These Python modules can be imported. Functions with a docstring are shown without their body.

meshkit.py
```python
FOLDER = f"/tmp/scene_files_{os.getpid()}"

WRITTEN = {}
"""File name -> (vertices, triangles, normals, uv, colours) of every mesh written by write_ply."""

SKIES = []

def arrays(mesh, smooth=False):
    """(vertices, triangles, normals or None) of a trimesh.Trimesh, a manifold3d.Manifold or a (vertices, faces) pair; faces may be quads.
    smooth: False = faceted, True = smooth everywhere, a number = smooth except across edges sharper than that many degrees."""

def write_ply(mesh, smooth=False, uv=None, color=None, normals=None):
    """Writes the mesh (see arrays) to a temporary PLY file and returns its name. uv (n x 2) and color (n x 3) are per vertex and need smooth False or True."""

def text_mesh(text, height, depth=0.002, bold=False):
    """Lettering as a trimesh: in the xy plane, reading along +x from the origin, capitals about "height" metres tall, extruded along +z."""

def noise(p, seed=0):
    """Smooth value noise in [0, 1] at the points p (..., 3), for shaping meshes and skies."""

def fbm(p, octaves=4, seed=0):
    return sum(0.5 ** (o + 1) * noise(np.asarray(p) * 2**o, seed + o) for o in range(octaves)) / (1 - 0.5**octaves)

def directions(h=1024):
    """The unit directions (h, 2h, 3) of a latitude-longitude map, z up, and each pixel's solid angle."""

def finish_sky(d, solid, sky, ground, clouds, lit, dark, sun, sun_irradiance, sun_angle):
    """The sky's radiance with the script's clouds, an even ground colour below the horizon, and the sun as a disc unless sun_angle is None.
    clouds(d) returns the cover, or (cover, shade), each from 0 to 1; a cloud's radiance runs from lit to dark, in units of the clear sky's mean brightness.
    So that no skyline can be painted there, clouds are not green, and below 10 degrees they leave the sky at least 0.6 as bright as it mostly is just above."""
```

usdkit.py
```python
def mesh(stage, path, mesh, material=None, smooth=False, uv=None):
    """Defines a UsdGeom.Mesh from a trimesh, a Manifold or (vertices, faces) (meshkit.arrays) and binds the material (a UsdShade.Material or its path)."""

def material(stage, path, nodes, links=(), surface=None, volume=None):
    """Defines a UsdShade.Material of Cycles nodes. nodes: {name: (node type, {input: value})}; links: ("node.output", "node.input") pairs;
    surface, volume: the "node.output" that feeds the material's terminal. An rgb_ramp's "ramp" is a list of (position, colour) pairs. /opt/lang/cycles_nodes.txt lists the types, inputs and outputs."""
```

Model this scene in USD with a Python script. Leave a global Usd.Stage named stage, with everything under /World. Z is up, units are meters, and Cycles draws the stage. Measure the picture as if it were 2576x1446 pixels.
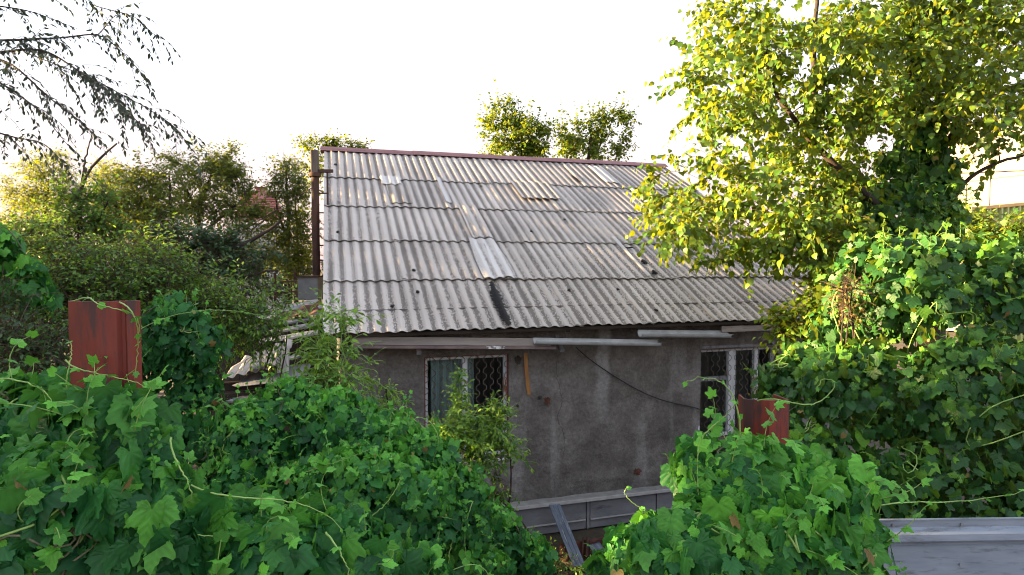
import math
import numpy as np
import trimesh
import meshkit
import usdkit
from pxr import Gf, Sdf, Usd, UsdGeom, UsdLux, UsdShade, Vt

stage = Usd.Stage.CreateInMemory()
UsdGeom.SetStageUpAxis(stage, 'Z')
UsdGeom.SetStageMetersPerUnit(stage, 1.0)
UsdGeom.Xform.Define(stage, '/World')
UsdGeom.Scope.Define(stage, '/World/Looks')

# ------------------------------------------------------------------ camera, sky, sun, exposure
EXPOSURE = 3.45
SKY_STRENGTH = 0.082
SUN_INTENSITY = 1.25
SUN_COLOR = (1.0, 0.68, 0.33)
SUN_AZ, SUN_EL = math.radians(17.0), math.radians(11.0)     # azimuth measured from -X towards +Y
YAW, PITCH, FPX, CAM_Z = math.radians(16.5), math.radians(2.45), 1541.0, 3.9
EYE = np.array([0.0, 0.0, CAM_Z])
RIGHT = np.array([math.cos(YAW), -math.sin(YAW), 0.0])
FWD = np.array([math.sin(YAW), math.cos(YAW), 0.0])
UP = np.array([0.0, 0.0, 1.0])
FWC = FWD * math.cos(PITCH) - UP * math.sin(PITCH)
UPC = UP * math.cos(PITCH) + FWD * math.sin(PITCH)

cam = UsdGeom.Camera.Define(stage, '/World/camera')
cam.CreateHorizontalApertureAttr(36.0)
cam.CreateVerticalApertureAttr(36.0 * 575 / 1024)
cam.CreateFocalLengthAttr(36.0 * FPX / 2576)
cam.CreateClippingRangeAttr(Gf.Vec2f(0.05, 5000))
cam.CreateExposureAttr(EXPOSURE)
_m = np.eye(4)
_m[0, :3], _m[1, :3], _m[2, :3], _m[3, :3] = RIGHT, UPC, -FWC, EYE
cam.AddTransformOp().Set(Gf.Matrix4d(_m.tolist()))

SUN = np.array([-math.cos(SUN_AZ) * math.cos(SUN_EL), math.sin(SUN_AZ) * math.cos(SUN_EL), math.sin(SUN_EL)])
sky = UsdLux.DomeLight.Define(stage, '/World/sky')
sky_look = usdkit.material(stage, '/World/Looks/sky_look', {
    'tex': ('sky_texture', {'sky_type': 'single_scattering', 'sun_disc': False, 'sun_elevation': SUN_EL,
                            'sun_rotation': math.atan2(SUN[0], SUN[1]), 'air_density': 1.0, 'aerosol_density': 1.5,
                            'ozone_density': 1.0, 'altitude': 700.0}),
    # thin even high cloud whitens the whole sky, rosy haze lies along the horizon
    'tc': ('texture_coordinate', {}), 'cn': ('noise_texture', {'scale': 2.0, 'detail': 4.0}), 'sz': ('separate_xyz', {}),
    'nz': ('map_range', {'from_min': 0.3, 'from_max': 0.7, 'to_min': -0.03, 'to_max': 0.03}), 'el': ('math', {'math_type': 'add'}),
    'cr': ('map_range', {'from_min': 0.0, 'from_max': 0.5, 'to_min': 0.985, 'to_max': 0.62, 'clamp': True}),
    'tint': ('rgb_ramp', {'ramp': [(0.0, (1.36, 0.93, 0.88)), (0.12, (1.38, 0.98, 0.93)), (0.27, (1.52, 1.34, 1.31)), (0.5, (1.66, 1.58, 1.62)), (1.0, (1.66, 1.58, 1.62))]}),
    'mx': ('mix_color', {'use_clamp': False}),
    'bg': ('background_shader', {'strength': SKY_STRENGTH})},
    [('tc.generated', 'cn.vector'), ('cn.fac', 'nz.value'), ('tc.generated', 'sz.vector'), ('sz.z', 'el.value1'), ('nz.result', 'el.value2'), ('el.value', 'cr.value'), ('el.value', 'tint.fac'),
     ('cr.result', 'mx.fac'), ('tex.color', 'mx.a'), ('tint.color', 'mx.b'), ('mx.result', 'bg.color')], surface='bg.background')
UsdShade.MaterialBindingAPI.Apply(sky.GetPrim()).Bind(sky_look)
sky.GetPrim().SetCustomDataByKey('kind', 'structure')
sky.GetPrim().SetCustomDataByKey('label', 'pale white evening sky over the garden')
sun = UsdLux.DistantLight.Define(stage, '/World/sun')
sun.CreateNormalizeAttr(True)
sun.CreateIntensityAttr(SUN_INTENSITY)
sun.CreateAngleAttr(0.5)
sun.CreateColorAttr(Gf.Vec3f(*SUN_COLOR))
_x = np.cross(UP, SUN); _x /= np.linalg.norm(_x)
_m = np.eye(4); _m[0, :3], _m[1, :3], _m[2, :3] = _x, np.cross(SUN, _x), SUN
sun.AddTransformOp().Set(Gf.Matrix4d(_m.tolist()))


# ------------------------------------------------------------------ points of the place
def at(x, y, d):
    """the point seen at photo position x, y (2576 wide) at forward distance d"""
    r = RIGHT * ((x - 1288) / FPX) + UPC * ((723 - y) / FPX) + FWC
    return EYE + r * (d / (r @ FWD))


def on_plane(x, y, p0, n):
    r = RIGHT * ((x - 1288) / FPX) + UPC * ((723 - y) / FPX) + FWC
    p0, n = np.asarray(p0, float), np.asarray(n, float)
    return EYE + r * (((p0 - EYE) @ n) / (r @ n))


def seen(p):
    """photo position and forward distance of points"""
    q = np.atleast_2d(p) - EYE
    z = q @ FWC
    return np.stack([1288 + FPX * (q @ RIGHT) / z, 723 - FPX * (q @ UPC) / z, z], 1)


# ------------------------------------------------------------------ prims
_used = {}


def numbered(parent, name):
    k = _used.get((parent, name), 0)
    _used[(parent, name)] = k + 1
    return f'{parent}/{name}' + (f'_{k:03d}' if k else '')


def tag(prim, label=None, cat=None, group=None, kind=None):
    for k, v in (('label', label), ('category', cat), ('group', group), ('kind', kind)):
        if v:
            prim.SetCustomDataByKey(k, v)
    return prim


def thing(name, label, cat, group=None, loc=None):
    path = numbered('/World', name)
    x = UsdGeom.Xform.Define(stage, path)
    tag(x.GetPrim(), label, cat, group)
    return path


def obj(parent, name, mesh, mat, smooth=False, label=None, kind=None, cat=None, group=None, coord=None):
    path = numbered(parent, name)
    v, f, n = meshkit.arrays(mesh, smooth)
    m = raw(path, v, f, mat, n, coord)
    tag(m, label, cat, group, kind)
    return path


def raw(path, v, f, mat, n=None, coord=None):
    m = UsdGeom.Mesh.Define(stage, path)
    m.CreatePointsAttr(Vt.Vec3fArray.FromNumpy(np.ascontiguousarray(v, np.float32)))
    m.CreateFaceVertexCountsAttr(Vt.IntArray.FromNumpy(np.full(len(f), 3, np.int32)))
    m.CreateFaceVertexIndicesAttr(Vt.IntArray.FromNumpy(np.ascontiguousarray(f, np.int32).ravel()))
    m.CreateSubdivisionSchemeAttr('none')
    m.CreateDoubleSidedAttr(True)
    if n is not None:
        m.CreateNormalsAttr(Vt.Vec3fArray.FromNumpy(np.ascontiguousarray(n, np.float32)))
        m.SetNormalsInterpolation('vertex')
    if coord is not None:
        UsdGeom.PrimvarsAPI(m).CreatePrimvar('leaf', Sdf.ValueTypeNames.Float3Array, 'vertex').Set(
            Vt.Vec3fArray.FromNumpy(np.ascontiguousarray(coord, np.float32)))
    UsdShade.MaterialBindingAPI.Apply(m.GetPrim()).Bind(mat)
    return m.GetPrim()


# ------------------------------------------------------------------ materials
def look(name, nodes, links, surface='p.BSDF'):
    return usdkit.material(stage, '/World/Looks/' + name, nodes, links, surface=surface)


def plain(name, c1, c2, scale=6.0, rough=0.7, metal=0.0, bump=0.15, detail=5.0, spec=0.4, stretch=(1, 1, 1), c3=None, scale3=1.3, dist=0.02, lo=0.35, hi=0.65, lo3=0.56, hi3=0.66):
    nodes = {'geo': ('geometry', {}), 'map': ('mapping', {'scale': stretch}),
             'n': ('noise_texture', {'scale': scale, 'detail': detail, 'roughness': 0.62}),
             'fine': ('noise_texture', {'scale': scale * 9, 'detail': 3.0}),
             'r': ('rgb_ramp', {'ramp': [(lo, c1), (hi, c2)]}),
             'b': ('bump', {'strength': bump, 'distance': dist}),
             'p': ('principled_bsdf', {'roughness': rough, 'metallic': metal, 'specular_ior_level': spec})}
    links = [('geo.position', 'map.vector'), ('map.vector', 'n.vector'), ('map.vector', 'fine.vector'), ('n.fac', 'r.fac'),
             ('fine.fac', 'b.height'), ('b.normal', 'p.normal')]
    if c3 is None:
        links.append(('r.color', 'p.base_color'))
    else:
        nodes['n3'] = ('noise_texture', {'scale': scale3, 'detail': 6.0, 'roughness': 0.7})
        nodes['r3'] = ('rgb_ramp', {'ramp': [(lo3, (0, 0, 0)), (hi3, (1, 1, 1))]})
        nodes['mx'] = ('mix_color', {'b': c3})
        links += [('map.vector', 'n3.vector'), ('n3.fac', 'r3.fac'), ('r3.color', 'mx.fac'), ('r.color', 'mx.a'), ('mx.result', 'p.base_color')]
    return look(name, nodes, links)


def leaf_look(name, dark, mid, light, trans, rough=0.45, tw=0.4, vein=26.0, spec=0.4):
    nodes = {'a': ('attribute', {'attribute': 'leaf'}), 's': ('separate_xyz', {}),
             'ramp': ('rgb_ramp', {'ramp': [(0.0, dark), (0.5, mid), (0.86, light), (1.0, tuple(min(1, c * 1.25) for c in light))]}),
             'abs': ('math', {'math_type': 'absolute'}),
             'ch': ('math', {'math_type': 'multiply_add', 'value2': -0.9}),
             'fr': ('math', {'math_type': 'multiply', 'value2': vein}),
             'sn': ('math', {'math_type': 'sine'}),
             'vr': ('map_range', {'from_min': -1.0, 'from_max': 1.0, 'to_min': 0.93, 'to_max': 1.06}),
             'geo': ('geometry', {}),
             'nz': ('noise_texture', {'scale': 22.0, 'detail': 3.0}),
             'nr': ('map_range', {'from_min': 0.3, 'from_max': 0.7, 'to_min': 0.78, 'to_max': 1.2}),
             'm1': ('math', {'math_type': 'multiply'}),
             'col': ('mix_color', {'blend_type': 'multiply', 'fac': 1.0, 'use_clamp': False}),
             'pale': ('mix_color', {'b': tuple(0.8 * c + 0.03 for c in mid)}),
             'bf': ('math', {'math_type': 'multiply', 'value2': 0.55}),
             'tc': ('mix_color', {'fac': 0.45, 'b': trans}),
             'bp': ('bump', {'strength': 0.10, 'distance': 0.01}),
             'p': ('principled_bsdf', {'roughness': rough, 'specular_ior_level': spec}),
             't': ('translucent_bsdf', {}),
             'mx': ('mix_closure', {'fac': tw})}
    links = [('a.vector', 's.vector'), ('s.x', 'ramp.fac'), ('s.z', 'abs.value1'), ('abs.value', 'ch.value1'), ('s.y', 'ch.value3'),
             ('ch.value', 'fr.value1'), ('fr.value', 'sn.value1'), ('sn.value', 'vr.value'),
             ('geo.position', 'nz.vector'), ('nz.fac', 'nr.value'), ('nr.result', 'm1.value1'), ('vr.result', 'm1.value2'),
             ('ramp.color', 'col.a'), ('m1.value', 'col.b'), ('geo.backfacing', 'bf.value1'), ('bf.value', 'pale.fac'), ('col.result', 'pale.a'),
             ('sn.value', 'bp.height'), ('bp.normal', 'p.normal'),
             ('pale.result', 'p.base_color'), ('col.result', 'tc.a'), ('tc.result', 't.color'), ('p.BSDF', 'mx.closure1'), ('t.BSDF', 'mx.closure2')]
    return look(name, nodes, links, surface='mx.closure')


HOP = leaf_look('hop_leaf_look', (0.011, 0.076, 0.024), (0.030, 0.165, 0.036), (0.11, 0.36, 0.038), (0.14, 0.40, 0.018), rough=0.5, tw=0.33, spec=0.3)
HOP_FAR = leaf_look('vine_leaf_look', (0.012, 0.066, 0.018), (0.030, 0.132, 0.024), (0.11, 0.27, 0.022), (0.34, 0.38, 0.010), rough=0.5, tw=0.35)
ELM = leaf_look('elm_leaf_look', (0.018, 0.05, 0.020), (0.036, 0.09, 0.026), (0.085, 0.17, 0.03), (0.16, 0.26, 0.02), rough=0.5, tw=0.35)
ELM_DARK = leaf_look('dark_elm_leaf_look', (0.022, 0.036, 0.022), (0.036, 0.06, 0.03), (0.055, 0.09, 0.035), (0.09, 0.13, 0.04), rough=0.5, tw=0.18)
SHRUB = leaf_look('shrub_leaf_look', (0.028, 0.09, 0.020), (0.065, 0.17, 0.022), (0.17, 0.32, 0.026), (0.26, 0.40, 0.015), rough=0.45, tw=0.38)
APPLE = leaf_look('orchard_leaf_look', (0.024, 0.072, 0.013), (0.060, 0.128, 0.016), (0.16, 0.22, 0.018), (0.44, 0.43, 0.012), rough=0.45, tw=0.45)
DARK = leaf_look('dark_leaf_look', (0.012, 0.05, 0.024), (0.026, 0.085, 0.030), (0.06, 0.13, 0.03), (0.12, 0.2, 0.02), rough=0.4, tw=0.28)
POPLAR = leaf_look('broad_leaf_look', (0.024, 0.078, 0.012), (0.064, 0.158, 0.013), (0.155, 0.25, 0.013), (0.48, 0.46, 0.008), rough=0.42, tw=0.45)
PALE = leaf_look('pale_leaf_look', (0.05, 0.12, 0.04), (0.09, 0.18, 0.05), (0.16, 0.26, 0.07), (0.28, 0.38, 0.05), rough=0.6, tw=0.38)
DRY = leaf_look('dry_leaf_look', (0.12, 0.075, 0.025), (0.2, 0.14, 0.04), (0.28, 0.22, 0.06), (0.3, 0.2, 0.04), rough=0.7, tw=0.3)
BARK = plain('bark_look', (0.014, 0.010, 0.008), (0.042, 0.028, 0.021), scale=14, rough=0.9, bump=0.5, stretch=(1, 1, 0.35))
TWIG = plain('twig_look', (0.03, 0.019, 0.014), (0.075, 0.046, 0.032), scale=20, rough=0.85, bump=0.2)
STEM = plain('green_stem_look', (0.16, 0.28, 0.06), (0.24, 0.36, 0.10), scale=25, rough=0.55, bump=0.1)
STEM_DARK = plain('old_stem_look', (0.05, 0.06, 0.03), (0.12, 0.11, 0.06), scale=25, rough=0.8, bump=0.2)
EARTH = plain('earth_look', (0.035, 0.028, 0.02), (0.08, 0.065, 0.045), scale=3, rough=0.95, bump=0.6, c3=(0.03, 0.05, 0.015), scale3=0.8)
RUST = plain('rust_paint_look', (0.082, 0.013, 0.008), (0.155, 0.022, 0.012), scale=9, rough=0.5, bump=0.08, dist=0.006, c3=(0.040, 0.016, 0.015), scale3=16, stretch=(1, 1, 0.16), lo3=0.49, hi3=0.60)
RUST_DARK = plain('rust_pipe_look', (0.03, 0.014, 0.010), (0.07, 0.03, 0.018), scale=9, rough=0.8, bump=0.25, stretch=(1, 1, 0.4))
RUST_SHEET = plain('rust_sheet_look', (0.05, 0.018, 0.012), (0.10, 0.034, 0.02), scale=8, rough=0.85, bump=0.3, c3=(0.04, 0.02, 0.02), scale3=4)
ZINC = plain('zinc_fence_look', (0.17, 0.205, 0.25), (0.23, 0.27, 0.32), scale=3, rough=0.42, metal=0.35, bump=0.04, stretch=(1, 1, 6), c3=(0.10, 0.11, 0.125), scale3=5, lo3=0.54, hi3=0.70)
TIN = plain('white_tin_look', (0.30, 0.32, 0.335), (0.44, 0.46, 0.475), scale=5, rough=0.5, metal=0.1, bump=0.08, c3=(0.2, 0.19, 0.18), scale3=9, lo3=0.6, hi3=0.72)
TIN_IN = plain('tin_inside_look', (0.03, 0.035, 0.04), (0.08, 0.085, 0.09), scale=9, rough=0.8, bump=0.2)
FASCIA = plain('fascia_board_look', (0.19, 0.165, 0.15), (0.28, 0.25, 0.225), scale=4, rough=0.75, bump=0.12, stretch=(0.3, 1, 3), c3=(0.13, 0.10, 0.09), scale3=3)
LIP = plain('brown_lip_look', (0.10, 0.07, 0.07), (0.16, 0.12, 0.115), scale=7, rough=0.7, bump=0.12, c3=(0.55, 0.55, 0.54), scale3=5, lo3=0.6, hi3=0.66)
DARKWOOD = plain('dark_wood_look', (0.018, 0.014, 0.011), (0.05, 0.038, 0.03), scale=8, rough=0.9, bump=0.3, stretch=(0.3, 1, 1))
OLDWOOD = plain('old_wood_look', (0.05, 0.035, 0.028), (0.10, 0.075, 0.06), scale=10, rough=0.85, bump=0.4, stretch=(1, 1, 0.25))
GREYWOOD = plain('grey_wood_look', (0.12, 0.125, 0.14), (0.26, 0.26, 0.27), scale=10, rough=0.85, bump=0.4, stretch=(1, 0.25, 0.25))
SLATEWOOD = plain('blue_board_look', (0.09, 0.11, 0.15), (0.17, 0.20, 0.26), scale=10, rough=0.8, bump=0.4, stretch=(2.5, 0.3, 0.3), c3=(0.38, 0.4, 0.44), scale3=9, lo3=0.58, hi3=0.66)
PALEWOOD = plain('pale_wood_look', (0.30, 0.285, 0.275), (0.45, 0.43, 0.41), scale=10, rough=0.8, bump=0.3, stretch=(2, 1, 0.25))
STRIP = plain('orange_strip_look', (0.22, 0.10, 0.03), (0.33, 0.16, 0.05), scale=8, rough=0.75, bump=0.25, stretch=(3, 1, 0.3), c3=(0.20, 0.13, 0.08), scale3=5)
FRAME = plain('window_paint_look', (0.44, 0.47, 0.50), (0.6, 0.62, 0.64), scale=9, rough=0.65, bump=0.2, c3=(0.24, 0.11, 0.045), scale3=7, stretch=(1, 1, 0.4), lo3=0.56, hi3=0.64)
REDIRON = plain('red_iron_look', (0.09, 0.018, 0.014), (0.16, 0.03, 0.022), scale=12, rough=0.7, bump=0.2)
WIRE = plain('grille_wire_look', (0.10, 0.075, 0.06), (0.17, 0.13, 0.11), scale=14, rough=0.8, bump=0.2)
CABLE = plain('black_cable_look', (0.012, 0.012, 0.014), (0.02, 0.02, 0.024), scale=14, rough=0.6, bump=0.05)
RIDGE = plain('ridge_cap_look', (0.12, 0.045, 0.045), (0.19, 0.085, 0.085), scale=3, rough=0.5, metal=0.2, bump=0.06, stretch=(1, 2, 2))
CURTAIN = plain('curtain_look', (0.32, 0.36, 0.35), (0.46, 0.49, 0.48), scale=6, rough=0.95, bump=0.1, stretch=(3, 1, 0.3))
ROOM = plain('room_look', (0.20, 0.2, 0.19), (0.28, 0.27, 0.26), scale=2, rough=0.95)
MOSS = plain('moss_look', (0.008, 0.008, 0.009), (0.02, 0.019, 0.019), scale=30, rough=1.0, bump=0.8)
PLINTH = plain('plinth_look', (0.105, 0.105, 0.115), (0.15, 0.15, 0.16), scale=4, rough=0.75, bump=0.2, c3=(0.05, 0.05, 0.058), scale3=3, stretch=(0.6, 1, 1.5))
LEDGE = plain('ledge_look', (0.26, 0.255, 0.25), (0.36, 0.355, 0.35), scale=7, rough=0.85, bump=0.3)
METALBOX = plain('grey_box_look', (0.16, 0.17, 0.175), (0.22, 0.23, 0.235), scale=5, rough=0.6, metal=0.2, bump=0.08)
WHITEBOARD = plain('white_board_look', (0.55, 0.57, 0.66), (0.66, 0.68, 0.76), scale=5, rough=0.6, bump=0.08)
REDROOF = plain('red_roof_look', (0.26, 0.12, 0.12), (0.34, 0.17, 0.17), scale=2, rough=0.8, bump=0.1)
CREAM = plain('cream_panel_look', (0.45, 0.405, 0.345), (0.49, 0.445, 0.38), scale=1.2, rough=0.6, bump=0.02)
JOINT = plain('panel_joint_look', (0.13, 0.10, 0.07), (0.16, 0.13, 0.09), scale=2, rough=0.8, bump=0.02)
LIME = plain('lime_fence_look', (0.30, 0.34, 0.10), (0.38, 0.42, 0.14), scale=3, rough=0.5, bump=0.05, stretch=(1, 1, 0.3))
ORANGE = plain('orange_trim_look', (0.5, 0.28, 0.08), (0.6, 0.36, 0.12), scale=3, rough=0.6, bump=0.05)
PLASTER_SIDE = plain('side_plaster_look', (0.10, 0.095, 0.09), (0.15, 0.145, 0.14), scale=3, rough=0.95, bump=0.4)
STONE = plain('concrete_post_look', (0.25, 0.25, 0.23), (0.36, 0.35, 0.33), scale=8, rough=0.9, bump=0.3)
GLASS = look('window_glass', {'f': ('fresnel', {'IOR': 1.5}), 't': ('transparent_bsdf', {'color': (0.82, 0.88, 0.88)}),
                              'g': ('glossy_bsdf', {'color': (0.9, 0.95, 0.97), 'roughness': 0.03}), 'm': ('mix_closure', {})},
             [('f.fac', 'm.fac'), ('t.BSDF', 'm.closure1'), ('g.BSDF', 'm.closure2')], surface='m.closure')

# plaster: dark rough render with paler washed streaks and patches
PLASTER = look('plaster_look', {
    'geo': ('geometry', {}),
    'n': ('noise_texture', {'scale': 1.7, 'detail': 7.0, 'roughness': 0.66}),
    'r': ('rgb_ramp', {'ramp': [(0.34, (0.094, 0.085, 0.078)), (0.5, (0.132, 0.120, 0.111)), (0.66, (0.194, 0.181, 0.170))]}),
    'ms': ('mapping', {'scale': (2.1, 1.0, 0.22)}),
    'ns': ('noise_texture', {'scale': 1.5, 'detail': 4.0, 'roughness': 0.5}),
    'rs': ('rgb_ramp', {'ramp': [(0.58, (0, 0, 0)), (0.72, (0.55, 0.55, 0.55))]}),
    'mx': ('mix_color', {'b': (0.26, 0.255, 0.25)}),
    'nf': ('noise_texture', {'scale': 22.0, 'detail': 6.0, 'roughness': 0.7}),
    'rf': ('map_range', {'from_min': 0.3, 'from_max': 0.7, 'to_min': 0.72, 'to_max': 1.28}),
    'sx': ('separate_xyz', {}), 'wob': ('math', {'math_type': 'multiply_add', 'value2': 0.30}),
    'd1': ('math', {'math_type': 'subtract', 'value2': 4.01}), 'a1': ('math', {'math_type': 'absolute'}), 'k1': ('map_range', {'range_type': 'smoothstep', 'from_min': 0.05, 'from_max': 0.14, 'to_min': 0.75, 'to_max': 0.0, 'clamp': True}),
    'z1': ('map_range', {'range_type': 'smoothstep', 'from_min': 1.3, 'from_max': 2.1, 'to_min': 0.0, 'to_max': 1.0, 'clamp': True}), 'kz': ('math', {'math_type': 'multiply'}),
    'mst': ('mix_color', {'b': (0.27, 0.262, 0.258)}),
    'dz': ('map_range', {'range_type': 'smoothstep', 'from_min': 0.4, 'from_max': 0.75, 'to_min': 0.72, 'to_max': 1.0, 'clamp': True}), 'damp': ('mix_color', {'blend_type': 'multiply', 'fac': 1.0}),
    'mf': ('mix_color', {'blend_type': 'multiply', 'fac': 1.0, 'use_clamp': False}),
    'nb': ('noise_texture', {'scale': 9.0, 'detail': 8.0, 'roughness': 0.68}),
    'b1': ('bump', {'strength': 0.9, 'distance': 0.05}),
    'b2': ('bump', {'strength': 0.8, 'distance': 0.012}),
    'p': ('principled_bsdf', {'roughness': 0.95, 'specular_ior_level': 0.2})},
    [('geo.position', 'n.vector'), ('n.fac', 'r.fac'), ('geo.position', 'ms.vector'), ('ms.vector', 'ns.vector'), ('ns.fac', 'rs.fac'),
     ('r.color', 'mx.a'), ('rs.color', 'mx.fac'), ('geo.position', 'nf.vector'), ('nf.fac', 'rf.value'), ('geo.position', 'sx.vector'), ('n.fac', 'wob.value1'), ('sx.x', 'wob.value3'), ('wob.value', 'd1.value1'), ('d1.value', 'a1.value1'), ('a1.value', 'k1.value'),
     ('sx.z', 'z1.value'), ('k1.result', 'kz.value1'), ('z1.result', 'kz.value2'), ('kz.value', 'mst.fac'), ('mx.result', 'mst.a'), ('sx.z', 'dz.value'), ('mst.result', 'damp.a'), ('dz.result', 'damp.b'), ('damp.result', 'mf.a'), ('rf.result', 'mf.b'),
     ('mf.result', 'p.base_color'), ('geo.position', 'nb.vector'), ('nb.fac', 'b1.height'), ('nf.fac', 'b2.height'), ('b1.normal', 'b2.normal'), ('b2.normal', 'p.normal')])


def sheet_look(name, base1, base2, dirt, amount):
    """corrugated asbestos cement: leaf = (random of the sheet, wave count across, metres up the slope)"""
    return look(name, {
        'a': ('attribute', {'attribute': 'leaf'}), 's': ('separate_xyz', {}), 'geo': ('geometry', {}),
        'base': ('mix_color', {'a': base1, 'b': base2}),
        # speckle, stretched down the slope
        'ws': ('math', {'math_type': 'multiply', 'value2': 9.0}), 'ss': ('math', {'math_type': 'multiply', 'value2': 24.0}), 'sh': ('math', {'math_type': 'multiply', 'value2': 37.0}),
        'cv': ('combine_xyz', {}), 'sp': ('noise_texture', {'scale': 1.0, 'detail': 3.0, 'roughness': 0.65}),
        # which flank of the wave
        'ph': ('math', {'math_type': 'multiply_add', 'value2': 6.28318, 'value3': -2.2}), 'sn': ('math', {'math_type': 'sine'}),
        'w2': ('math', {'math_type': 'multiply', 'value2': 0.75}), 's2': ('math', {'math_type': 'multiply', 'value2': 0.35}), 'c2': ('combine_xyz', {}),
        'lo': ('noise_texture', {'scale': 1.0, 'detail': 3.0, 'roughness': 0.6}),
        'k1': ('math', {'math_type': 'multiply', 'value2': 0.16}), 'k2': ('math', {'math_type': 'multiply_add', 'value2': 0.62}), 'k3': ('math', {'math_type': 'add'}),
        'mask': ('map_range', {'range_type': 'smoothstep', 'from_min': amount, 'from_max': amount + 0.055, 'clamp': True}),
        'mk': ('math', {'math_type': 'multiply', 'value2': 0.70}),
        'mx': ('mix_color', {'b': dirt}),
        'big': ('noise_texture', {'scale': 0.8, 'detail': 4.0}), 'bigr': ('map_range', {'from_min': 0.3, 'from_max': 0.7, 'to_min': 0.86, 'to_max': 1.1}),
        'mul': ('mix_color', {'blend_type': 'multiply', 'fac': 1.0, 'use_clamp': False}),
        'fine': ('noise_texture', {'scale': 120.0, 'detail': 3.0}), 'b': ('bump', {'strength': 0.25, 'distance': 0.006}),
        'p': ('principled_bsdf', {'roughness': 0.85, 'specular_ior_level': 0.25})},
        [('a.vector', 's.vector'), ('s.x', 'base.fac'), ('s.y', 'ws.value1'), ('s.z', 'ss.value1'), ('s.x', 'sh.value1'),
         ('ws.value', 'cv.x'), ('ss.value', 'cv.y'), ('sh.value', 'cv.z'), ('cv.vector', 'sp.vector'),
         ('s.y', 'ph.value1'), ('ph.value', 'sn.value1'), ('s.y', 'w2.value1'), ('s.z', 's2.value1'), ('w2.value', 'c2.x'), ('s2.value', 'c2.y'), ('sh.value', 'c2.z'), ('c2.vector', 'lo.vector'),
         ('sn.value', 'k1.value1'), ('lo.fac', 'k2.value1'), ('k1.value', 'k2.value3'), ('k2.value', 'k3.value1'), ('sp.fac', 'k3.value2'),
         ('k3.value', 'mask.value'), ('mask.result', 'mk.value1'), ('mk.value', 'mx.fac'), ('base.result', 'mx.a'),
         ('geo.position', 'big.vector'), ('big.fac', 'bigr.value'), ('mx.result', 'mul.a'), ('bigr.result', 'mul.b'), ('mul.result', 'p.base_color'),
         ('geo.position', 'fine.vector'), ('fine.fac', 'b.height'), ('b.normal', 'p.normal')])


SHEET = sheet_look('roof_sheet_look', (0.335, 0.304, 0.275), (0.40, 0.366, 0.334), (0.07, 0.058, 0.05), 0.862)
CLEAN = sheet_look('clean_sheet_look', (0.41, 0.395, 0.38), (0.46, 0.445, 0.43), (0.16, 0.14, 0.13), 0.98)

# ------------------------------------------------------------------ mesh helpers
def norm(a):
    a = np.asarray(a, float)
    return a / np.maximum(np.linalg.norm(a, axis=-1, keepdims=True), 1e-9)


def box(lo, hi):
    m = trimesh.creation.box(extents=np.subtract(hi, lo))
    m.apply_translation(np.add(lo, hi) / 2.0)
    return m


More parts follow.
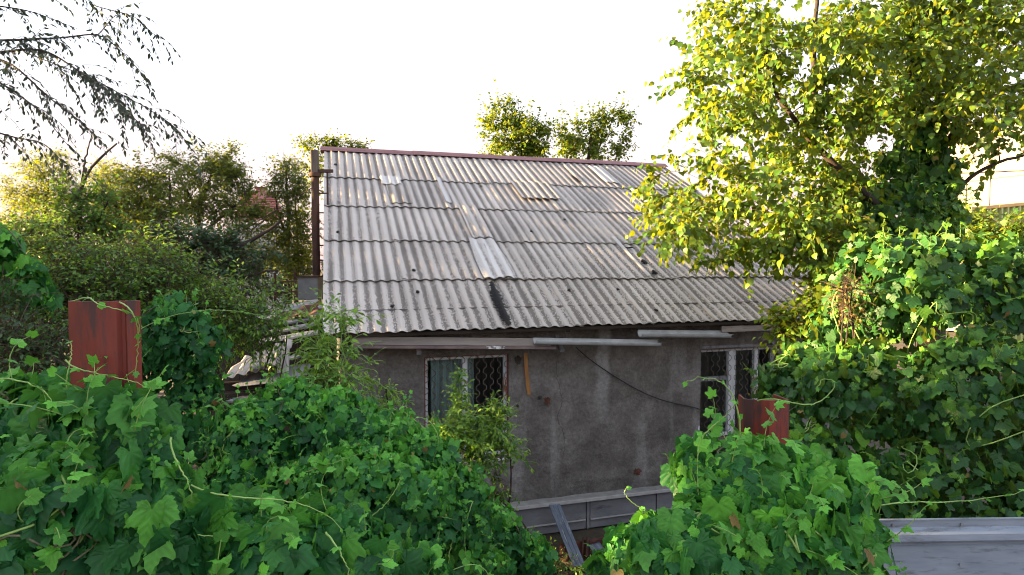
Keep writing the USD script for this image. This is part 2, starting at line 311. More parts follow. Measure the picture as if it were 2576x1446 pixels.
def beam(a, b, w, h, up=UP, bevel=True):
    """a bar of section w x h from a to b, edges slightly chamfered"""
    a, b = np.asarray(a, float), np.asarray(b, float)
    x = norm(b - a); y = norm(np.cross(up, x)); z = np.cross(x, y)
    e = min(w, h) * (0.12 if bevel else 0.0)
    c = [(-w / 2 + e, -h / 2), (w / 2 - e, -h / 2), (w / 2, -h / 2 + e), (w / 2, h / 2 - e), (w / 2 - e, h / 2), (-w / 2 + e, h / 2), (-w / 2, h / 2 - e), (-w / 2, -h / 2 + e)] if e else \
        [(-w / 2, -h / 2), (w / 2, -h / 2), (w / 2, h / 2), (-w / 2, h / 2)]
    n = len(c)
    v = [p + y * s + z * t for p in (a, b) for s, t in c]
    f = [(0, i + 1, i) for i in range(1, n - 1)] + [(n, n + i, n + i + 1) for i in range(1, n - 1)]
    for i in range(n):
        j = (i + 1) % n
        f += [(i, j, n + j), (i, n + j, n + i)]
    return trimesh.Trimesh(np.array(v), np.array(f), process=False)


def tube(pts, rad, sides=6, cap=True):
    p = np.asarray(pts, float)
    n = len(p)
    r = np.broadcast_to(np.asarray(rad, float), (n,))
    t = norm(np.gradient(p, axis=0))
    ref = np.where(np.abs(t[:, 2:]) < 0.9, [[0, 0, 1.0]], [[1.0, 0, 0]])
    a = norm(np.cross(t, ref[0] if np.all(np.abs(t[:, 2]) < 0.9) else ref))
    for i in range(1, n):
        q = a[i - 1] - t[i] * (a[i - 1] @ t[i]); a[i] = q / max(np.linalg.norm(q), 1e-9)
    b = np.cross(t, a)
    ang = np.arange(sides) * 2 * np.pi / sides
    v = p[:, None] + r[:, None, None] * (np.cos(ang)[None, :, None] * a[:, None] + np.sin(ang)[None, :, None] * b[:, None])
    v = v.reshape(-1, 3)
    i, j = np.meshgrid(np.arange(n - 1), np.arange(sides), indexing='ij')
    j2 = (j + 1) % sides
    q = np.stack([i * sides + j, i * sides + j2, (i + 1) * sides + j2, (i + 1) * sides + j], -1).reshape(-1, 4)
    f = np.vstack([q[:, [0, 1, 2]], q[:, [0, 2, 3]]])
    if cap:
        k = np.arange(1, sides - 1)
        f = np.vstack([f, np.stack([k * 0, k + 1, k], 1), (n - 1) * sides + np.stack([k * 0, k, k + 1], 1)])
    return v, f


def join(parts):
    vs, fs, n = [], [], 0
    for p in parts:
        v, f = (p.vertices, p.faces) if hasattr(p, 'faces') else p
        vs.append(np.asarray(v)); fs.append(np.asarray(f) + n); n += len(v)
    return np.vstack(vs), np.vstack(fs)


def curve(pts, n=24):
    """a smooth line through the points"""
    p = np.asarray(pts, float)
    if len(p) < 3:
        return p[0] + (p[-1] - p[0]) * np.linspace(0, 1, n)[:, None]
    from scipy.interpolate import CubicSpline
    s = np.concatenate([[0], np.cumsum(np.linalg.norm(np.diff(p, axis=0), axis=1) ** 0.7 + 1e-6)])
    return CubicSpline(s, p)(np.linspace(0, s[-1], n))


def extrude(profile, axis_a, axis_b, origin, direction, length):
    """an open or closed thin profile [(a, b)] swept along direction"""
    pr = np.asarray(profile, float)
    base = np.asarray(origin) + pr[:, :1] * axis_a + pr[:, 1:] * axis_b
    n = len(pr)
    v = np.vstack([base, base + np.asarray(direction) * length])
    f = []
    for i in range(n - 1):
        f += [(i, i + 1, n + i + 1), (i, n + i + 1, n + i)]
    return v, np.array(f)


# ------------------------------------------------------------------ leaves
def vnormals(v, f):
    n = np.zeros_like(v)
    c = np.cross(v[f[:, 1]] - v[f[:, 0]], v[f[:, 2]] - v[f[:, 0]])
    for k in range(3):
        np.add.at(n, f[:, k], c)
    return norm(n)


def blade(width, stations, fold=0.25, curl=0.3, asym=0.0, power=0.8):
    """a simple leaf along +x, length 1: midrib plus the two edges"""
    s = np.linspace(0, 1, stations)
    w = width * np.sin(np.pi * s ** power) ** 0.9
    w[0] = w[-1] = 0.0
    v, f = [(0, 0, 0)], []
    for i in range(1, stations - 1):
        z = -curl * s[i] ** 2
        v += [(s[i], w[i] / 2 * (1 + asym), z + fold * w[i] / 2), (s[i], 0, z), (s[i], -w[i] / 2 * (1 - asym), z + fold * w[i] / 2)]
    v.append((1, 0, -curl))
    n = len(v) - 1
    f += [(0, 2, 1), (0, 3, 2)]
    for i in range(stations - 3):
        a, b = 1 + 3 * i, 4 + 3 * i
        f += [(a, a + 1, b + 1), (a, b + 1, b), (a + 1, a + 2, b + 2), (a + 1, b + 2, b + 1)]
    a = n - 3
    f += [(a, a + 1, n), (a + 1, a + 2, n)]
    v, f = np.array(v, float), np.array(f)
    return v, f, vnormals(v, f)


def lobed(rng, lobes=5, fine=True):
    """a hop leaf: three or five toothed lobes, heart-shaped base; stalk at the origin, middle lobe along +x"""
    n = 44 if fine else 22
    ang = np.linspace(-2.75, 2.75, n)
    if lobes == 5:
        cent, lens, wid = [0, 0.92, -0.92, 1.85, -1.85], [1.0, 0.84, 0.84, 0.55, 0.55], [0.30, 0.29, 0.29, 0.36, 0.36]
    elif lobes == 3:
        cent, lens, wid = [0, 0.98, -0.98, 1.95, -1.95], [1.0, 0.76, 0.76, 0.50, 0.50], [0.34, 0.34, 0.34, 0.44, 0.44]
    else:
        cent, lens, wid = [0, 0.8, -0.8, 1.9, -1.9], [1.0, 0.70, 0.70, 0.50, 0.50], [0.46, 0.5, 0.5, 0.5, 0.5]
    lens = np.array(lens) * rng.uniform(0.88, 1.1, 5)
    r = np.full(n, 0.16)
    t = np.linspace(0.02, 1, 120)
    for c, l, w in zip(cent, lens, wid):
        hw = w * np.sin(np.pi * t ** 0.70) ** 0.85 * (1 - 0.25 * t)
        ratio = np.minimum.accumulate(hw / t)
        d = np.abs(ang - c)
        tt = np.interp(-np.tan(np.minimum(d, 1.5)), -ratio, t, left=0.02, right=1.0)
        r = np.maximum(r, np.where(d < 1.5, l * tt / np.maximum(np.cos(np.minimum(d, 1.45)), 0.12), 0))
    r = np.minimum(r, 1.15)
    r *= np.clip((2.78 - np.abs(ang)) / 0.22, 0.25, 1)
    if fine:
        r *= 1 + 0.045 * np.where(np.arange(n) % 2 == 0, 1, -1)
    curl, cup, tw = rng.uniform(0.05, 0.5), rng.uniform(-0.12, 0.22), rng.uniform(-0.2, 0.2)
    v, rings = [(0, 0, 0)], (0.5, 1.0)
    pleat = np.cos(ang * (np.pi / 0.95)) if lobes == 5 else np.cos(ang * (np.pi / 1.15))
    for q in rings:
        x, y = q * r * np.cos(ang), q * r * np.sin(ang)
        rr = np.hypot(x, y)
        z = -curl * rr ** 2 + cup * y ** 2 + 0.022 * q * pleat * rr + tw * x * y + rng.normal(0, 0.012, n)
        v += list(zip(x, y, z))
    f = []
    for i in range(n - 1):
        f.append((0, 1 + i, 2 + i))
        a, b = 1 + i, 1 + n + i
        f += [(a, b, b + 1), (a, b + 1, a + 1)]
    v, f = np.array(v, float), np.array(f)
    return v, f, vnormals(v, f)


_lr = np.random.default_rng(5)
HOPS = [lobed(_lr, k) for k in (5, 5, 5, 3, 3, 3, 1, 1)]
HOPS_LOW = [lobed(_lr, k, False) for k in (5, 3, 3, 3, 1)]
OVATE = [blade(0.62, 6, f_, c_, power=0.72) for f_, c_ in ((0.25, 0.2), (0.1, 0.4), (0.35, 0.1), (0.15, 0.3))]
BROAD = [blade(0.86, 6, f_, c_, power=0.66) for f_, c_ in ((0.2, 0.25), (0.05, 0.35), (0.3, 0.1), (0.12, 0.5))]
SLIM = [blade(0.40, 6, f_, c_, a_, power=0.8) for f_, c_, a_ in ((0.25, 0.25, 0.1), (0.1, 0.4, -0.1), (0.35, 0.1, 0.05))]
SMALL = [blade(0.50, 4, f_, c_, power=0.78) for f_, c_ in ((0.25, 0.2), (0.1, 0.4), (0.35, 0.1))]
SMALL_BROAD = [blade(0.72, 4, f_, c_, power=0.7) for f_, c_ in ((0.25, 0.2), (0.1, 0.4), (0.35, 0.1))]


def foliage(parent, L, kit, mat, singles=0, seed=1, single_name='leaf', mass_name='foliage'):
    """L: dict of pos, x, n, size, tint. The ones that show largest become a mesh each, the rest one mesh."""
    pos, x, z, size, tint = (np.asarray(L[k], float) for k in ('pos', 'x', 'n', 'size', 'tint'))
    if not len(pos):
        return
    rng = np.random.default_rng(seed)
    which = rng.integers(0, len(kit), len(pos))
    x = norm(x); z = norm(z - x * (z * x).sum(1, keepdims=True)); y = np.cross(z, x)
    R = np.stack([x, y, z], 2)
    single = np.zeros(len(pos), bool)
    if singles:
        s = seen(pos + x * size[:, None] * 0.4)
        inside = (s[:, 0] > 0) & (s[:, 0] < 2576) & (s[:, 1] > 0) & (s[:, 1] < 1446) & (s[:, 2] > 0.3)
        view = norm(EYE - pos)
        score = np.where(inside, size / np.maximum(s[:, 2], 0.3) * (0.3 + np.abs((z * view).sum(1))), 0) * L.get('front', np.ones(len(pos)))
        order = np.argsort(-score)[:singles]
        single[order[score[order] > 0]] = True
    vs, fs, ns, cs, at_ = [], [], [], [], 0
    for k, (pv, pf, pn) in enumerate(kit):
        idx = np.nonzero(which == k)[0]
        if not len(idx):
            continue
        V = pos[idx, None] + size[idx, None, None] * np.einsum('nij,vj->nvi', R[idx], pv)
        N = np.einsum('nij,vj->nvi', R[idx], pn)
        C = np.empty_like(V); C[..., 0] = tint[idx, None]; C[..., 1] = pv[:, 0]; C[..., 2] = pv[:, 1]
        for m_, i in enumerate(idx):
            if single[i]:
                raw(numbered(parent, single_name), V[m_], pf, mat, N[m_], C[m_])
        keep = ~single[idx]
        V, N, C = V[keep], N[keep], C[keep]
        if len(V):
            fs.append((pf[None] + (np.arange(len(V)) * len(pv))[:, None, None]).reshape(-1, 3) + at_)
            vs.append(V.reshape(-1, 3)); ns.append(N.reshape(-1, 3)); cs.append(C.reshape(-1, 3)); at_ += len(V) * len(pv)
    if vs:
        p = raw(numbered(parent, mass_name), np.vstack(vs), np.vstack(fs), mat, np.vstack(ns), np.vstack(cs))
        tag(p, kind='stuff')


def leaves_along(path, spacing, size, rng, droop=0.3, start=0.15, spread=0.9, tint=(0.45, 0.2), tip_light=0.25, both=False):
    p = np.asarray(path, float)
    seg = np.linalg.norm(np.diff(p, axis=0), axis=1)
    s = np.concatenate([[0], np.cumsum(seg)])
    if s[-1] < 1e-6:
        return None
    n = max(2, int(s[-1] * (1 - start) / spacing))
    u = np.linspace(start * s[-1], s[-1], n) + rng.normal(0, 0.15 * spacing, n)
    u = np.clip(u, 0, s[-1])
    pos = np.stack([np.interp(u, s, p[:, k]) for k in range(3)], 1)
    t = norm(np.stack([np.interp(np.clip(u + 0.01, 0, s[-1]), s, p[:, k]) - np.interp(np.clip(u - 0.02, 0, s[-1]), s, p[:, k]) for k in range(3)], 1))
    side = norm(np.cross(t, UP + rng.normal(0, 0.35, (n, 3))))
    if both:
        pos, t, side = np.repeat(pos, 2, 0), np.repeat(t, 2, 0), np.repeat(side, 2, 0)
        u = np.repeat(u, 2); n *= 2
    sg = np.where(np.arange(n) % 2 == 0, 1.0, -1.0)[:, None]
    end = (u > s[-1] - spacing * 0.6)[:, None]
    x = norm(t * np.where(end, 1.0, 0.55) + side * sg * spread * np.where(end, 0.3, 1.0) + np.array([0, 0, -droop]) + rng.normal(0, 0.22, (n, 3)))
    nn = UP * 0.9 + np.cross(side * sg, t) * 0.2 + rng.normal(0, 0.45, (n, 3))
    sz = size * rng.uniform(0.65, 1.15, n) * np.where(end[:, 0], 0.75, 1.0)
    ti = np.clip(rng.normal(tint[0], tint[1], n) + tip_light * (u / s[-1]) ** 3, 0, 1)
    return dict(pos=pos, x=x, n=nn, size=sz, tint=ti)


def merge(ls):
    ls = [l for l in ls if l is not None]
    return {k: np.concatenate([l[k] for l in ls]) for k in ls[0]}


def blobs_to_clusters(bl, rng, r=None):
    """[(x, y, d, rx, ry, n)] in photo positions -> cluster centres and radii"""
    out = []
    for b in bl:
        x, y, d, rx, ry, n = b[:6]
        cr = b[6] if len(b) > 6 else r
        for _ in range(n):
            a, q = rng.uniform(0, 2 * np.pi), math.sqrt(rng.uniform(0, 1))
            dd = d + rng.normal(0, 0.35) * (rx + ry) / 2 * d / FPX * 1.2
            out.append((at(x + rx * q * math.cos(a), y + ry * q * math.sin(a), dd), cr or 0.45 * (rx + ry) / 2 * d / FPX))
    return out


def tree(name, label, cat, stems, clusters, kit, mat, leaf=0.08, spacing=0.05, twigs=7, seed=1, group=None, singles=0, droop=0.25,
         rise=0.35, tint=(0.4, 0.22), limb_r=0.012, bark=BARK, twig_len=1.0, bare=0, side=True, parts=('trunk', 'limb'), limb_most=40, max_limb=None, twig_mat=None):
    """stems: [(points, r0, r1)]. clusters: [(centre, radius)]. Limbs are led from the nearest stem or limb to each cluster; leafy twigs fill it."""
    rng = np.random.default_rng(seed)
    root = thing(name, label, cat, group)
    nodes, nr = [], []
    for pts, r0, r1 in stems:
        c = curve(pts, 16) + rng.normal(0, 0.006, (16, 3))
        r = np.linspace(r0, r1, 16)
        obj(root, parts[0], tube(c, r, 8), bark, smooth=True)
        nodes += list(c); nr += list(r)
    nodes, nr = np.array(nodes), np.array(nr)
    leaves, limbs, twm = [], [], []
    ref = nodes.mean(0)
    order = np.argsort([np.linalg.norm(nodes - c, axis=1).min() for c, _ in clusters])
    for i in order:
        c, rad = clusters[i]
        d = np.linalg.norm(nodes - c, axis=1)
        cost = d + 1.2 * np.maximum(0, nodes[:, 2] - (c[2] - rise * d))
        k = int(np.argmin(cost)); a = nodes[k]; dist = d[k]
        mid = (a + c) / 2 + np.array([0, 0, 0.08 * dist]) + rng.normal(0, 0.07 * dist, 3)
        q = curve([a, mid, c], 7)
        r0 = min(nr[k] * 0.75, limb_r * (0.5 + dist)); r = np.linspace(r0, max(0.0025, r0 * 0.3), 7)
        limbs.append((q, r))
        nodes = np.vstack([nodes, q[1:]]); nr = np.concatenate([nr, r[1:]])
        out = norm(c - a)
        for _ in range(twigs):
            s = q[rng.integers(2, 7)]
            dr = norm(rng.normal(0, 1, 3) + out * 0.6 + UP * 0.25)
            ln = rad * rng.uniform(0.5, 1.25) * twig_len
            tw = curve([s, s + dr * ln * 0.55 + UP * 0.05 * ln, s + dr * ln - UP * droop * 0.35 * ln + rng.normal(0, 0.08 * ln, 3)], 5)
            twm.append(tube(tw, np.linspace(max(0.0022, r[-1] * 0.8), 0.0015, 5), 3, False))
            leaves.append(leaves_along(tw, spacing, leaf, rng, droop, 0.12, tint=tint))
            if side:
                for _ in range(2):
                    b = tw[rng.integers(1, 4)]
                    d2 = norm(dr + rng.normal(0, 0.7, 3)); l2 = ln * rng.uniform(0.3, 0.6)
                    t2 = curve([b, b + d2 * l2 * 0.5, b + d2 * l2 - UP * droop * 0.3 * l2], 4)
                    twm.append(tube(t2, 0.0016, 3, False))
                    leaves.append(leaves_along(t2, spacing, leaf, rng, droop, 0.1, tint=tint))
        for _ in range(bare):
            s = q[rng.integers(3, 7)]; dr = norm(rng.normal(0, 1, 3) + UP * 0.4)
            twm.append(tube(curve([s, s + dr * rad * 0.6, s + dr * rad * 1.3 + rng.normal(0, 0.1 * rad, 3)], 5), np.linspace(0.004, 0.0015, 5), 3, False))
    limbs.sort(key=lambda l: -l[1][0])
    for q, r in limbs[:limb_most]:
        obj(root, parts[1], tube(q, r, 5, False), bark, smooth=True)
    rest = [tube(q, r, 4, False) for q, r in limbs[limb_most:]] + twm
    if rest:
        obj(root, 'twigs', join(rest), twig_mat or TWIG, kind='stuff')
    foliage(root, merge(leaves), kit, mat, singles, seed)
    return root


def hop_mass(name, label, blobs, n, size, kit, mat, seed=1, singles=300, tint=(0.38, 0.2), depth=0.10, lump=0.12, vines=14, cat='climbing plant', group=None,
             up=0.32, wild=0.26, drop_back=-0.35, tendrils=(), light_top=0.25, stem_r=0.004, squash=0.75, flowers=0, sprays=0):
    """leaves laid like shingles, several deep, over the joined surface of the blobs [(x, y, d, rx, ry)]"""
    rng = np.random.default_rng(seed)
    root = thing(name, label, cat, group)
    C = np.array([at(b[0], b[1], b[2]) for b in blobs])
    S = np.array([[b[3] * b[2] / FPX, (b[5] if len(b) > 5 else squash * min(b[3], b[4])) * b[2] / FPX if True else 0, b[4] * b[2] / FPX] for b in blobs])
    B = np.stack([RIGHT, FWD, UP])
    w = S[:, 0] * S[:, 2] + S[:, 0] * S[:, 1] + S[:, 1] * S[:, 2]; w /= w.sum()

    def sample(m):
        k = rng.choice(len(blobs), m, p=w)
        dr = norm(rng.normal(0, 1, (m, 3)))
        pl = dr * S[k]
        p = C[k] + pl @ B
        nn = norm((dr / S[k]) @ B)
        bump_ = (meshkit.fbm(p * 2.2 / max(0.3, S.mean() * 2.2), 3, seed) - 0.5) * 2 * lump * S[k].mean(1)
        p = p + nn * bump_[:, None]
        ins = np.zeros(m, bool)
        for j in range(len(blobs)):
            q = ((p - C[j]) @ B.T) / S[j]
            ins |= (j != k) & ((q ** 2).sum(1) < 0.80)
        keep = ~ins & ((nn * norm(EYE - p)).sum(1) > drop_back)
        return p[keep], nn[keep]
    P, Nn = [], []
    while sum(map(len, P)) < n:
        p, nn = sample(n)
        P.append(p); Nn.append(nn)
    P, Nn = np.vstack(P)[:n], np.vstack(Nn)[:n]
    lay = np.abs(rng.normal(0, 1, n)) * depth
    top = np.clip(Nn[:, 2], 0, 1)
    P = P - Nn * lay[:, None] + rng.normal(0, 0.15 * size, (n, 3))
    down = norm(-UP + Nn * 0.42 + rng.normal(0, 0.36, (n, 3)) + RIGHT * rng.normal(0, 0.25, (n, 1)))
    nz = Nn * 0.75 + UP * up + rng.normal(0, wild, (n, 3))
    sz = size * rng.uniform(0.5, 1.35, n) * rng.choice([1, 1, 1, 0.6], n)
    young = sz < 0.62 * size
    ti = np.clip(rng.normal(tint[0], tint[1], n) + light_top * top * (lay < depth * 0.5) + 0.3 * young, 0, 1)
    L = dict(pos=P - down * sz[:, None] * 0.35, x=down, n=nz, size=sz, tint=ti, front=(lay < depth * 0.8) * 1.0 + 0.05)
    foliage(root, L, kit, mat, singles, seed)
    dk = rng.choice(n, max(4, n // 260), replace=False)
    foliage(root, dict(pos=P[dk] + Nn[dk] * (lay[dk, None] + 0.02), x=down[dk] + rng.normal(0, 0.3, (len(dk), 3)), n=Nn[dk] + rng.normal(0, 0.6, (len(dk), 3)), size=sz[dk] * 0.5, tint=rng.uniform(0, 1, len(dk))), kit, DRY, 0, seed, mass_name='dead_leaves')
    # stems: old ones inside, young ones wandering over the leaves
    st = []
    for _ in range(vines):
        k = rng.choice(len(blobs), p=w)
        dr = norm(rng.normal(0, 1, 3) - FWD * 0.8)
        pts = []
        for _ in range(7):
            pts.append(C[k] + (dr * S[k]) @ B * 0.97)
            dr = norm(dr + rng.normal(0, 0.28, 3) + np.array([0, 0, 0.05]))
        st.append(tube(curve(pts, 20), stem_r, 5))
    for s_ in st:
        obj(root, 'stem', s_, STEM if rng.random() < 0.5 else STEM_DARK, smooth=True)
    if sprays:
        p, nn = sample(sprays * 12 + 60)
        k = np.argsort(-(nn @ (UP * 0.8 - FWD * 0.5)) + rng.normal(0, 0.5, len(p)))[:sprays]
        sl, stb = [], []
        for a, b in zip(p[k], nn[k]):
            ln = size * rng.uniform(1.0, 2.5)
            dr = norm(b * 0.8 + UP * 0.5 + rng.normal(0, 0.5, 3))
            q_ = curve([a - b * 0.03, a + dr * ln * 0.6, a + dr * ln + UP * ln * rng.uniform(-0.4, 0.2) + rng.normal(0, 0.12 * ln, 3)], 7)
            stb.append(tube(q_, np.linspace(stem_r * 0.6, stem_r * 0.25, 7), 4, False))
            sl.append(leaves_along(q_, size * 0.42, size * 0.55, rng, 0.25, 0.1, 0.8, tint=(0.72, 0.15), tip_light=0.2))
        obj(root, 'young_shoots', join(stb), STEM, kind='stuff')
        foliage(root, merge(sl), kit, mat, 0, seed + 500, mass_name='young_leaves')
    for pts, r in tendrils:
        c = curve([at(*q) for q in pts], 30)
        c = c + rng.normal(0, 1, c.shape) * r * np.linspace(0.15, 0.55, 30)[:, None]
        obj(root, 'shoot', tube(c, np.linspace(r * 0.8, r * 0.28, 30), 6), STEM, smooth=True)
        l = leaves_along(c, max(0.05, size * 0.7), size * 0.28, rng, 0.1, 0.25, tint=(0.9, 0.1))
        foliage(root, l, kit, mat, 0, seed, mass_name='shoot_leaves')
    if flowers:
        p, nn = sample(flowers * 12 + 40)
        p, nn = p[:flowers], nn[:flowers]; flowers = len(p)
        m = flowers * 14
        k = np.repeat(np.arange(flowers), 14)
        off = rng.normal(0, 0.011, (m, 3)); off[:, 2] = -np.tile(np.linspace(0, 0.10, 14), flowers) * rng.uniform(0.5, 1, m)
        foliage(root, dict(pos=p[k] + nn[k] * 0.03 + off, x=norm(rng.normal(0, 1, (m, 3)) - UP), n=rng.normal(0, 1, (m, 3)), size=rng.uniform(0.012, 0.022, m), tint=rng.uniform(0.8, 1.0, m)),
                SMALL_BROAD, mat, 0, seed, mass_name='hop_flowers')
    return root


# ------------------------------------------------------------------ ground
def ground_z(x, y):
    d = x * FWD[0] + y * FWD[1]
    return 1.75 * np.clip((6.3 - d) / 3.4, 0, 1) ** 1.0 * 1.0


gx = np.concatenate([np.linspace(-260, -24, 14), np.linspace(-22, 26, 97), np.linspace(28, 260, 14)])
gy = np.concatenate([np.linspace(-60, -6, 8), np.linspace(-5, 26, 63), np.linspace(28, 330, 16)])
GX, GY = np.meshgrid(gx, gy, indexing='ij')
GZ = ground_z(GX, GY) + 0.12 * (meshkit.fbm(np.stack([GX, GY, GX * 0], -1) * 0.9, 3, 3) - 0.5) - 0.03
nx, ny = GX.shape
I, J = np.meshgrid(np.arange(nx - 1), np.arange(ny - 1), indexing='ij')
q = np.stack([I * ny + J, (I + 1) * ny + J, (I + 1) * ny + J + 1, I * ny + J + 1], -1).reshape(-1, 4)
p_ = obj('/World', 'ground', (np.stack([GX, GY, GZ], -1).reshape(-1, 3), q), EARTH, smooth=True, kind='structure')

# ------------------------------------------------------------------ the house
house = thing('house', 'low grey plastered house with a patched corrugated roof behind the hops', 'house')
X0, X1, YE, ZE, YR = -0.10, 8.42, 7.85, 3.0, 14.4
SLOPE = math.atan2(0.518, 1.0)
sc, ss_ = math.cos(SLOPE), math.sin(SLOPE)
ES, EN = np.array([0, sc, ss_]), np.array([0, -ss_, sc])
RO = np.array([X0, YE, ZE])
SL = (YR - YE) / sc
ZR = ZE + (YR - YE) * 0.518
YB = 2 * YR - YE
WY = 8.30        # front wall plane
WX0, WX1 = 0.12, 8.2
AMP, PIT = 0.0128, 0.16


def roof_uv(cx, cy):
    """photo position -> metres along the eave and up the slope"""
    p = on_plane(cx, cy, RO, EN)
    return p[0] - X0, (p - RO) @ ES


def corrugated(u0, u1, s0, s1, lift0, lift1, rng, jag=0.0, jagside=0.0, sag=0.0, thick=0.007, tiltx=0.0, seedphase=0.0):
    nu, ns = max(6, int((u1 - u0) / PIT * 10)), 7
    u = np.linspace(u0, u1, nu); s = np.linspace(0, 1, ns)
    U, T = np.meshgrid(u, s, indexing='ij')
    edge0 = s0 + jag * (meshkit.noise(np.stack([u * 9, u * 0 + seedphase, u * 0], -1), 3) - 0.5) * 2
    if jag:
        edge0 = edge0 + jag * 0.5 * (meshkit.noise(np.stack([u * 31, u * 0 + seedphase, u * 0], -1), 8) - 0.5)
    Sv = edge0[:, None] + (s1 - edge0[:, None]) * T
    if jagside:
        sh = jagside * (meshkit.noise(np.stack([s * 4, s * 0 + seedphase, s * 0], -1), 5) - 0.5) * 2
        U = U + sh[None, :] * np.where(np.abs(U - u0) < np.abs(U - u1), 1, -1)
    H = AMP * np.cos(2 * np.pi * (U / PIT)) + lift0 + (lift1 - lift0) * T + tiltx * (1 - (U - u0) / (u1 - u0))
    H = H - sag * np.sin(np.pi * (U - u0) / (u1 - u0)) * (1 - T)
    H = H + 0.006 * (meshkit.noise(np.stack([U * 1.3, Sv * 1.3, U * 0 + seedphase], -1), 6) - 0.5)
    top = RO + U[..., None] * np.array([1.0, 0, 0]) + Sv[..., None] * ES + H[..., None] * EN
    bot = top - EN * thick
    n = nu * ns
    v = np.vstack([top.reshape(-1, 3), bot.reshape(-1, 3)])
    i, j = np.meshgrid(np.arange(nu - 1), np.arange(ns - 1), indexing='ij')
    a, b, c, d = i * ns + j, (i + 1) * ns + j, (i + 1) * ns + j + 1, i * ns + j + 1
    quads = [np.stack([a, b, c, d], -1).reshape(-1, 4), np.stack([d, c, b, a], -1).reshape(-1, 4) + n]
    k = np.arange(nu - 1)
    quads += [np.stack([k * ns + n, (k + 1) * ns + n, (k + 1) * ns, k * ns], -1), np.stack([k * ns + ns - 1, (k + 1) * ns + ns - 1, (k + 1) * ns + ns - 1 + n, k * ns + ns - 1 + n], -1)]
    k = np.arange(ns - 1)
    quads += [np.stack([k, k + 1, k + 1 + n, k + n], -1), np.stack([(nu - 1) * ns + k + n, (nu - 1) * ns + k + 1 + n, (nu - 1) * ns + k + 1, (nu - 1) * ns + k], -1)]
    r = rng.random()
    coord = np.stack([np.full(U.shape, r), U / PIT + 0 * U, Sv], -1).reshape(-1, 3)
    return (v, np.vstack(quads)), np.vstack([coord, coord])


def add_sheet(parent, args, mat=SHEET, label=None, **kw):
    m, coord = corrugated(*args, **kw)
    v, f = m
    f = np.vstack([f[:, [0, 1, 2]], f[:, [0, 2, 3]]])
    mesh_n = vnormals(v[:len(v) // 2], f[f.max(1) < len(v) // 2])
    path = numbered(parent, 'roof_sheet')
    tag(raw(path, v, f, mat, np.vstack([mesh_n, -mesh_n]), coord), label)


rng = np.random.default_rng(11)
# battens and rafters carry the sheets
rafters = []
roof = obj(house, 'roof', join([beam(RO + ES * s - EN * 0.06 + np.array([0.03, 0, 0]), RO + ES * s - EN * 0.06 + np.array([X1 - X0 - 0.03, 0, 0]), 0.06, 0.05, up=EN) for s in (0.06, 1.45, 2.78, 4.2, 5.7, 7.25)]), DARKWOOD)
for x in np.arange(0.25, 8.4, 0.98):
    obj(roof, 'rafter', beam(np.array([x, YE + 0.12, ZE - 0.11 + 0.12 * 0.518]), np.array([x, YR - 0.03, ZR - 0.125]), 0.06, 0.10, up=EN), DARKWOOD)
rows = [0.0, 1.42, 2.74, 4.18, 5.65, SL + 0.02]
cols = [0.0, 1.09] + [1.09 + 1.12 * k for k in range(1, 7)] + [X1 - X0]
for r in range(5):
    for c in range(len(cols) - 1):
        sh = rng.normal(0, 0.012)
        u0, u1 = cols[c], min(cols[c + 1] + 0.13, X1 - X0)
        jag = 0.0
        lab = None
        if r == 0 and c in (5, 6):
            jag = 0.02
        if r == 0 and c == 5:
            lab = 'corrugated sheet with a cracked lower edge above the right window'
        add_sheet(roof, (u0 + (rng.normal(0, 0.006) if c else 0), u1, rows[r] - (0.12 if r else 0.0) + sh, min(rows[r + 1] + 0.05, SL - 0.01), 0.034 if r else 0.012, 0.004, rng),
                  tiltx=0.012 if c else 0.004, seedphase=r * 10.0 + c, jag=0.006 + jag, sag=abs(rng.normal(0, 0.004)), label=lab)


def crop2(cx, cy):
    return (1200 + cx * 0.62241) / 1.5901, (500 + cy * 0.62241) / 1.5901


def patch(tl, br, mat, lift, label, jag=0.03, jagside=0.02, **kw):
    """corners as (left, top) seen at the upper edge and (right, bottom) at the lower edge, in roof metres"""
    u0, s1 = roof_uv(*crop2(*tl)); _, s0 = roof_uv(*crop2(br[0], br[1])); u1, _ = roof_uv(*crop2(*br))
    add_sheet(roof, (u0, u1, s0, s1, lift, lift - 0.012, rng), mat, label, jag=jag, jagside=jagside, seedphase=u0 * 3, **kw)


patch((512, 338), (655, 400), CLEAN, 0.064, 'clean white broken piece near the top left of the roof')
patch((552, 380), (722, 520), SHEET, 0.058, 'grey broken piece under the white one near the top left')
patch((868, 345), (975, 515), CLEAN, 0.062, 'narrow clean white strip in the second row from the top', jag=0.01, jagside=0.005)
patch((1072, 748), (1385, 1005), CLEAN, 0.075, 'clean white broken sheet in the middle of the roof', jag=0.05, jagside=0.035)
patch((2000, 735), (2248, 992), CLEAN, 0.066, 'clean white strip with holes on the right of the roof', jag=0.02, jagside=0.01)
patch((1850, 275), (2045, 385), CLEAN, 0.062, 'clean white strip in the top row on the right', jag=0.01, jagside=0.008)
patch((2110, 415), (2290, 560), CLEAN, 0.062, 'clean white strip in the second row on the right', jag=0.01, jagside=0.008)
patch((1345, 378), (1672, 497), SHEET, 0.085, 'loose grey sheet lying over the second row', jag=0.012, jagside=0.01)
patch((1010, 530), (1240, 745), SHEET, 0.072, 'loose grey sheet above the white broken one', jag=0.02, jagside=0.01)


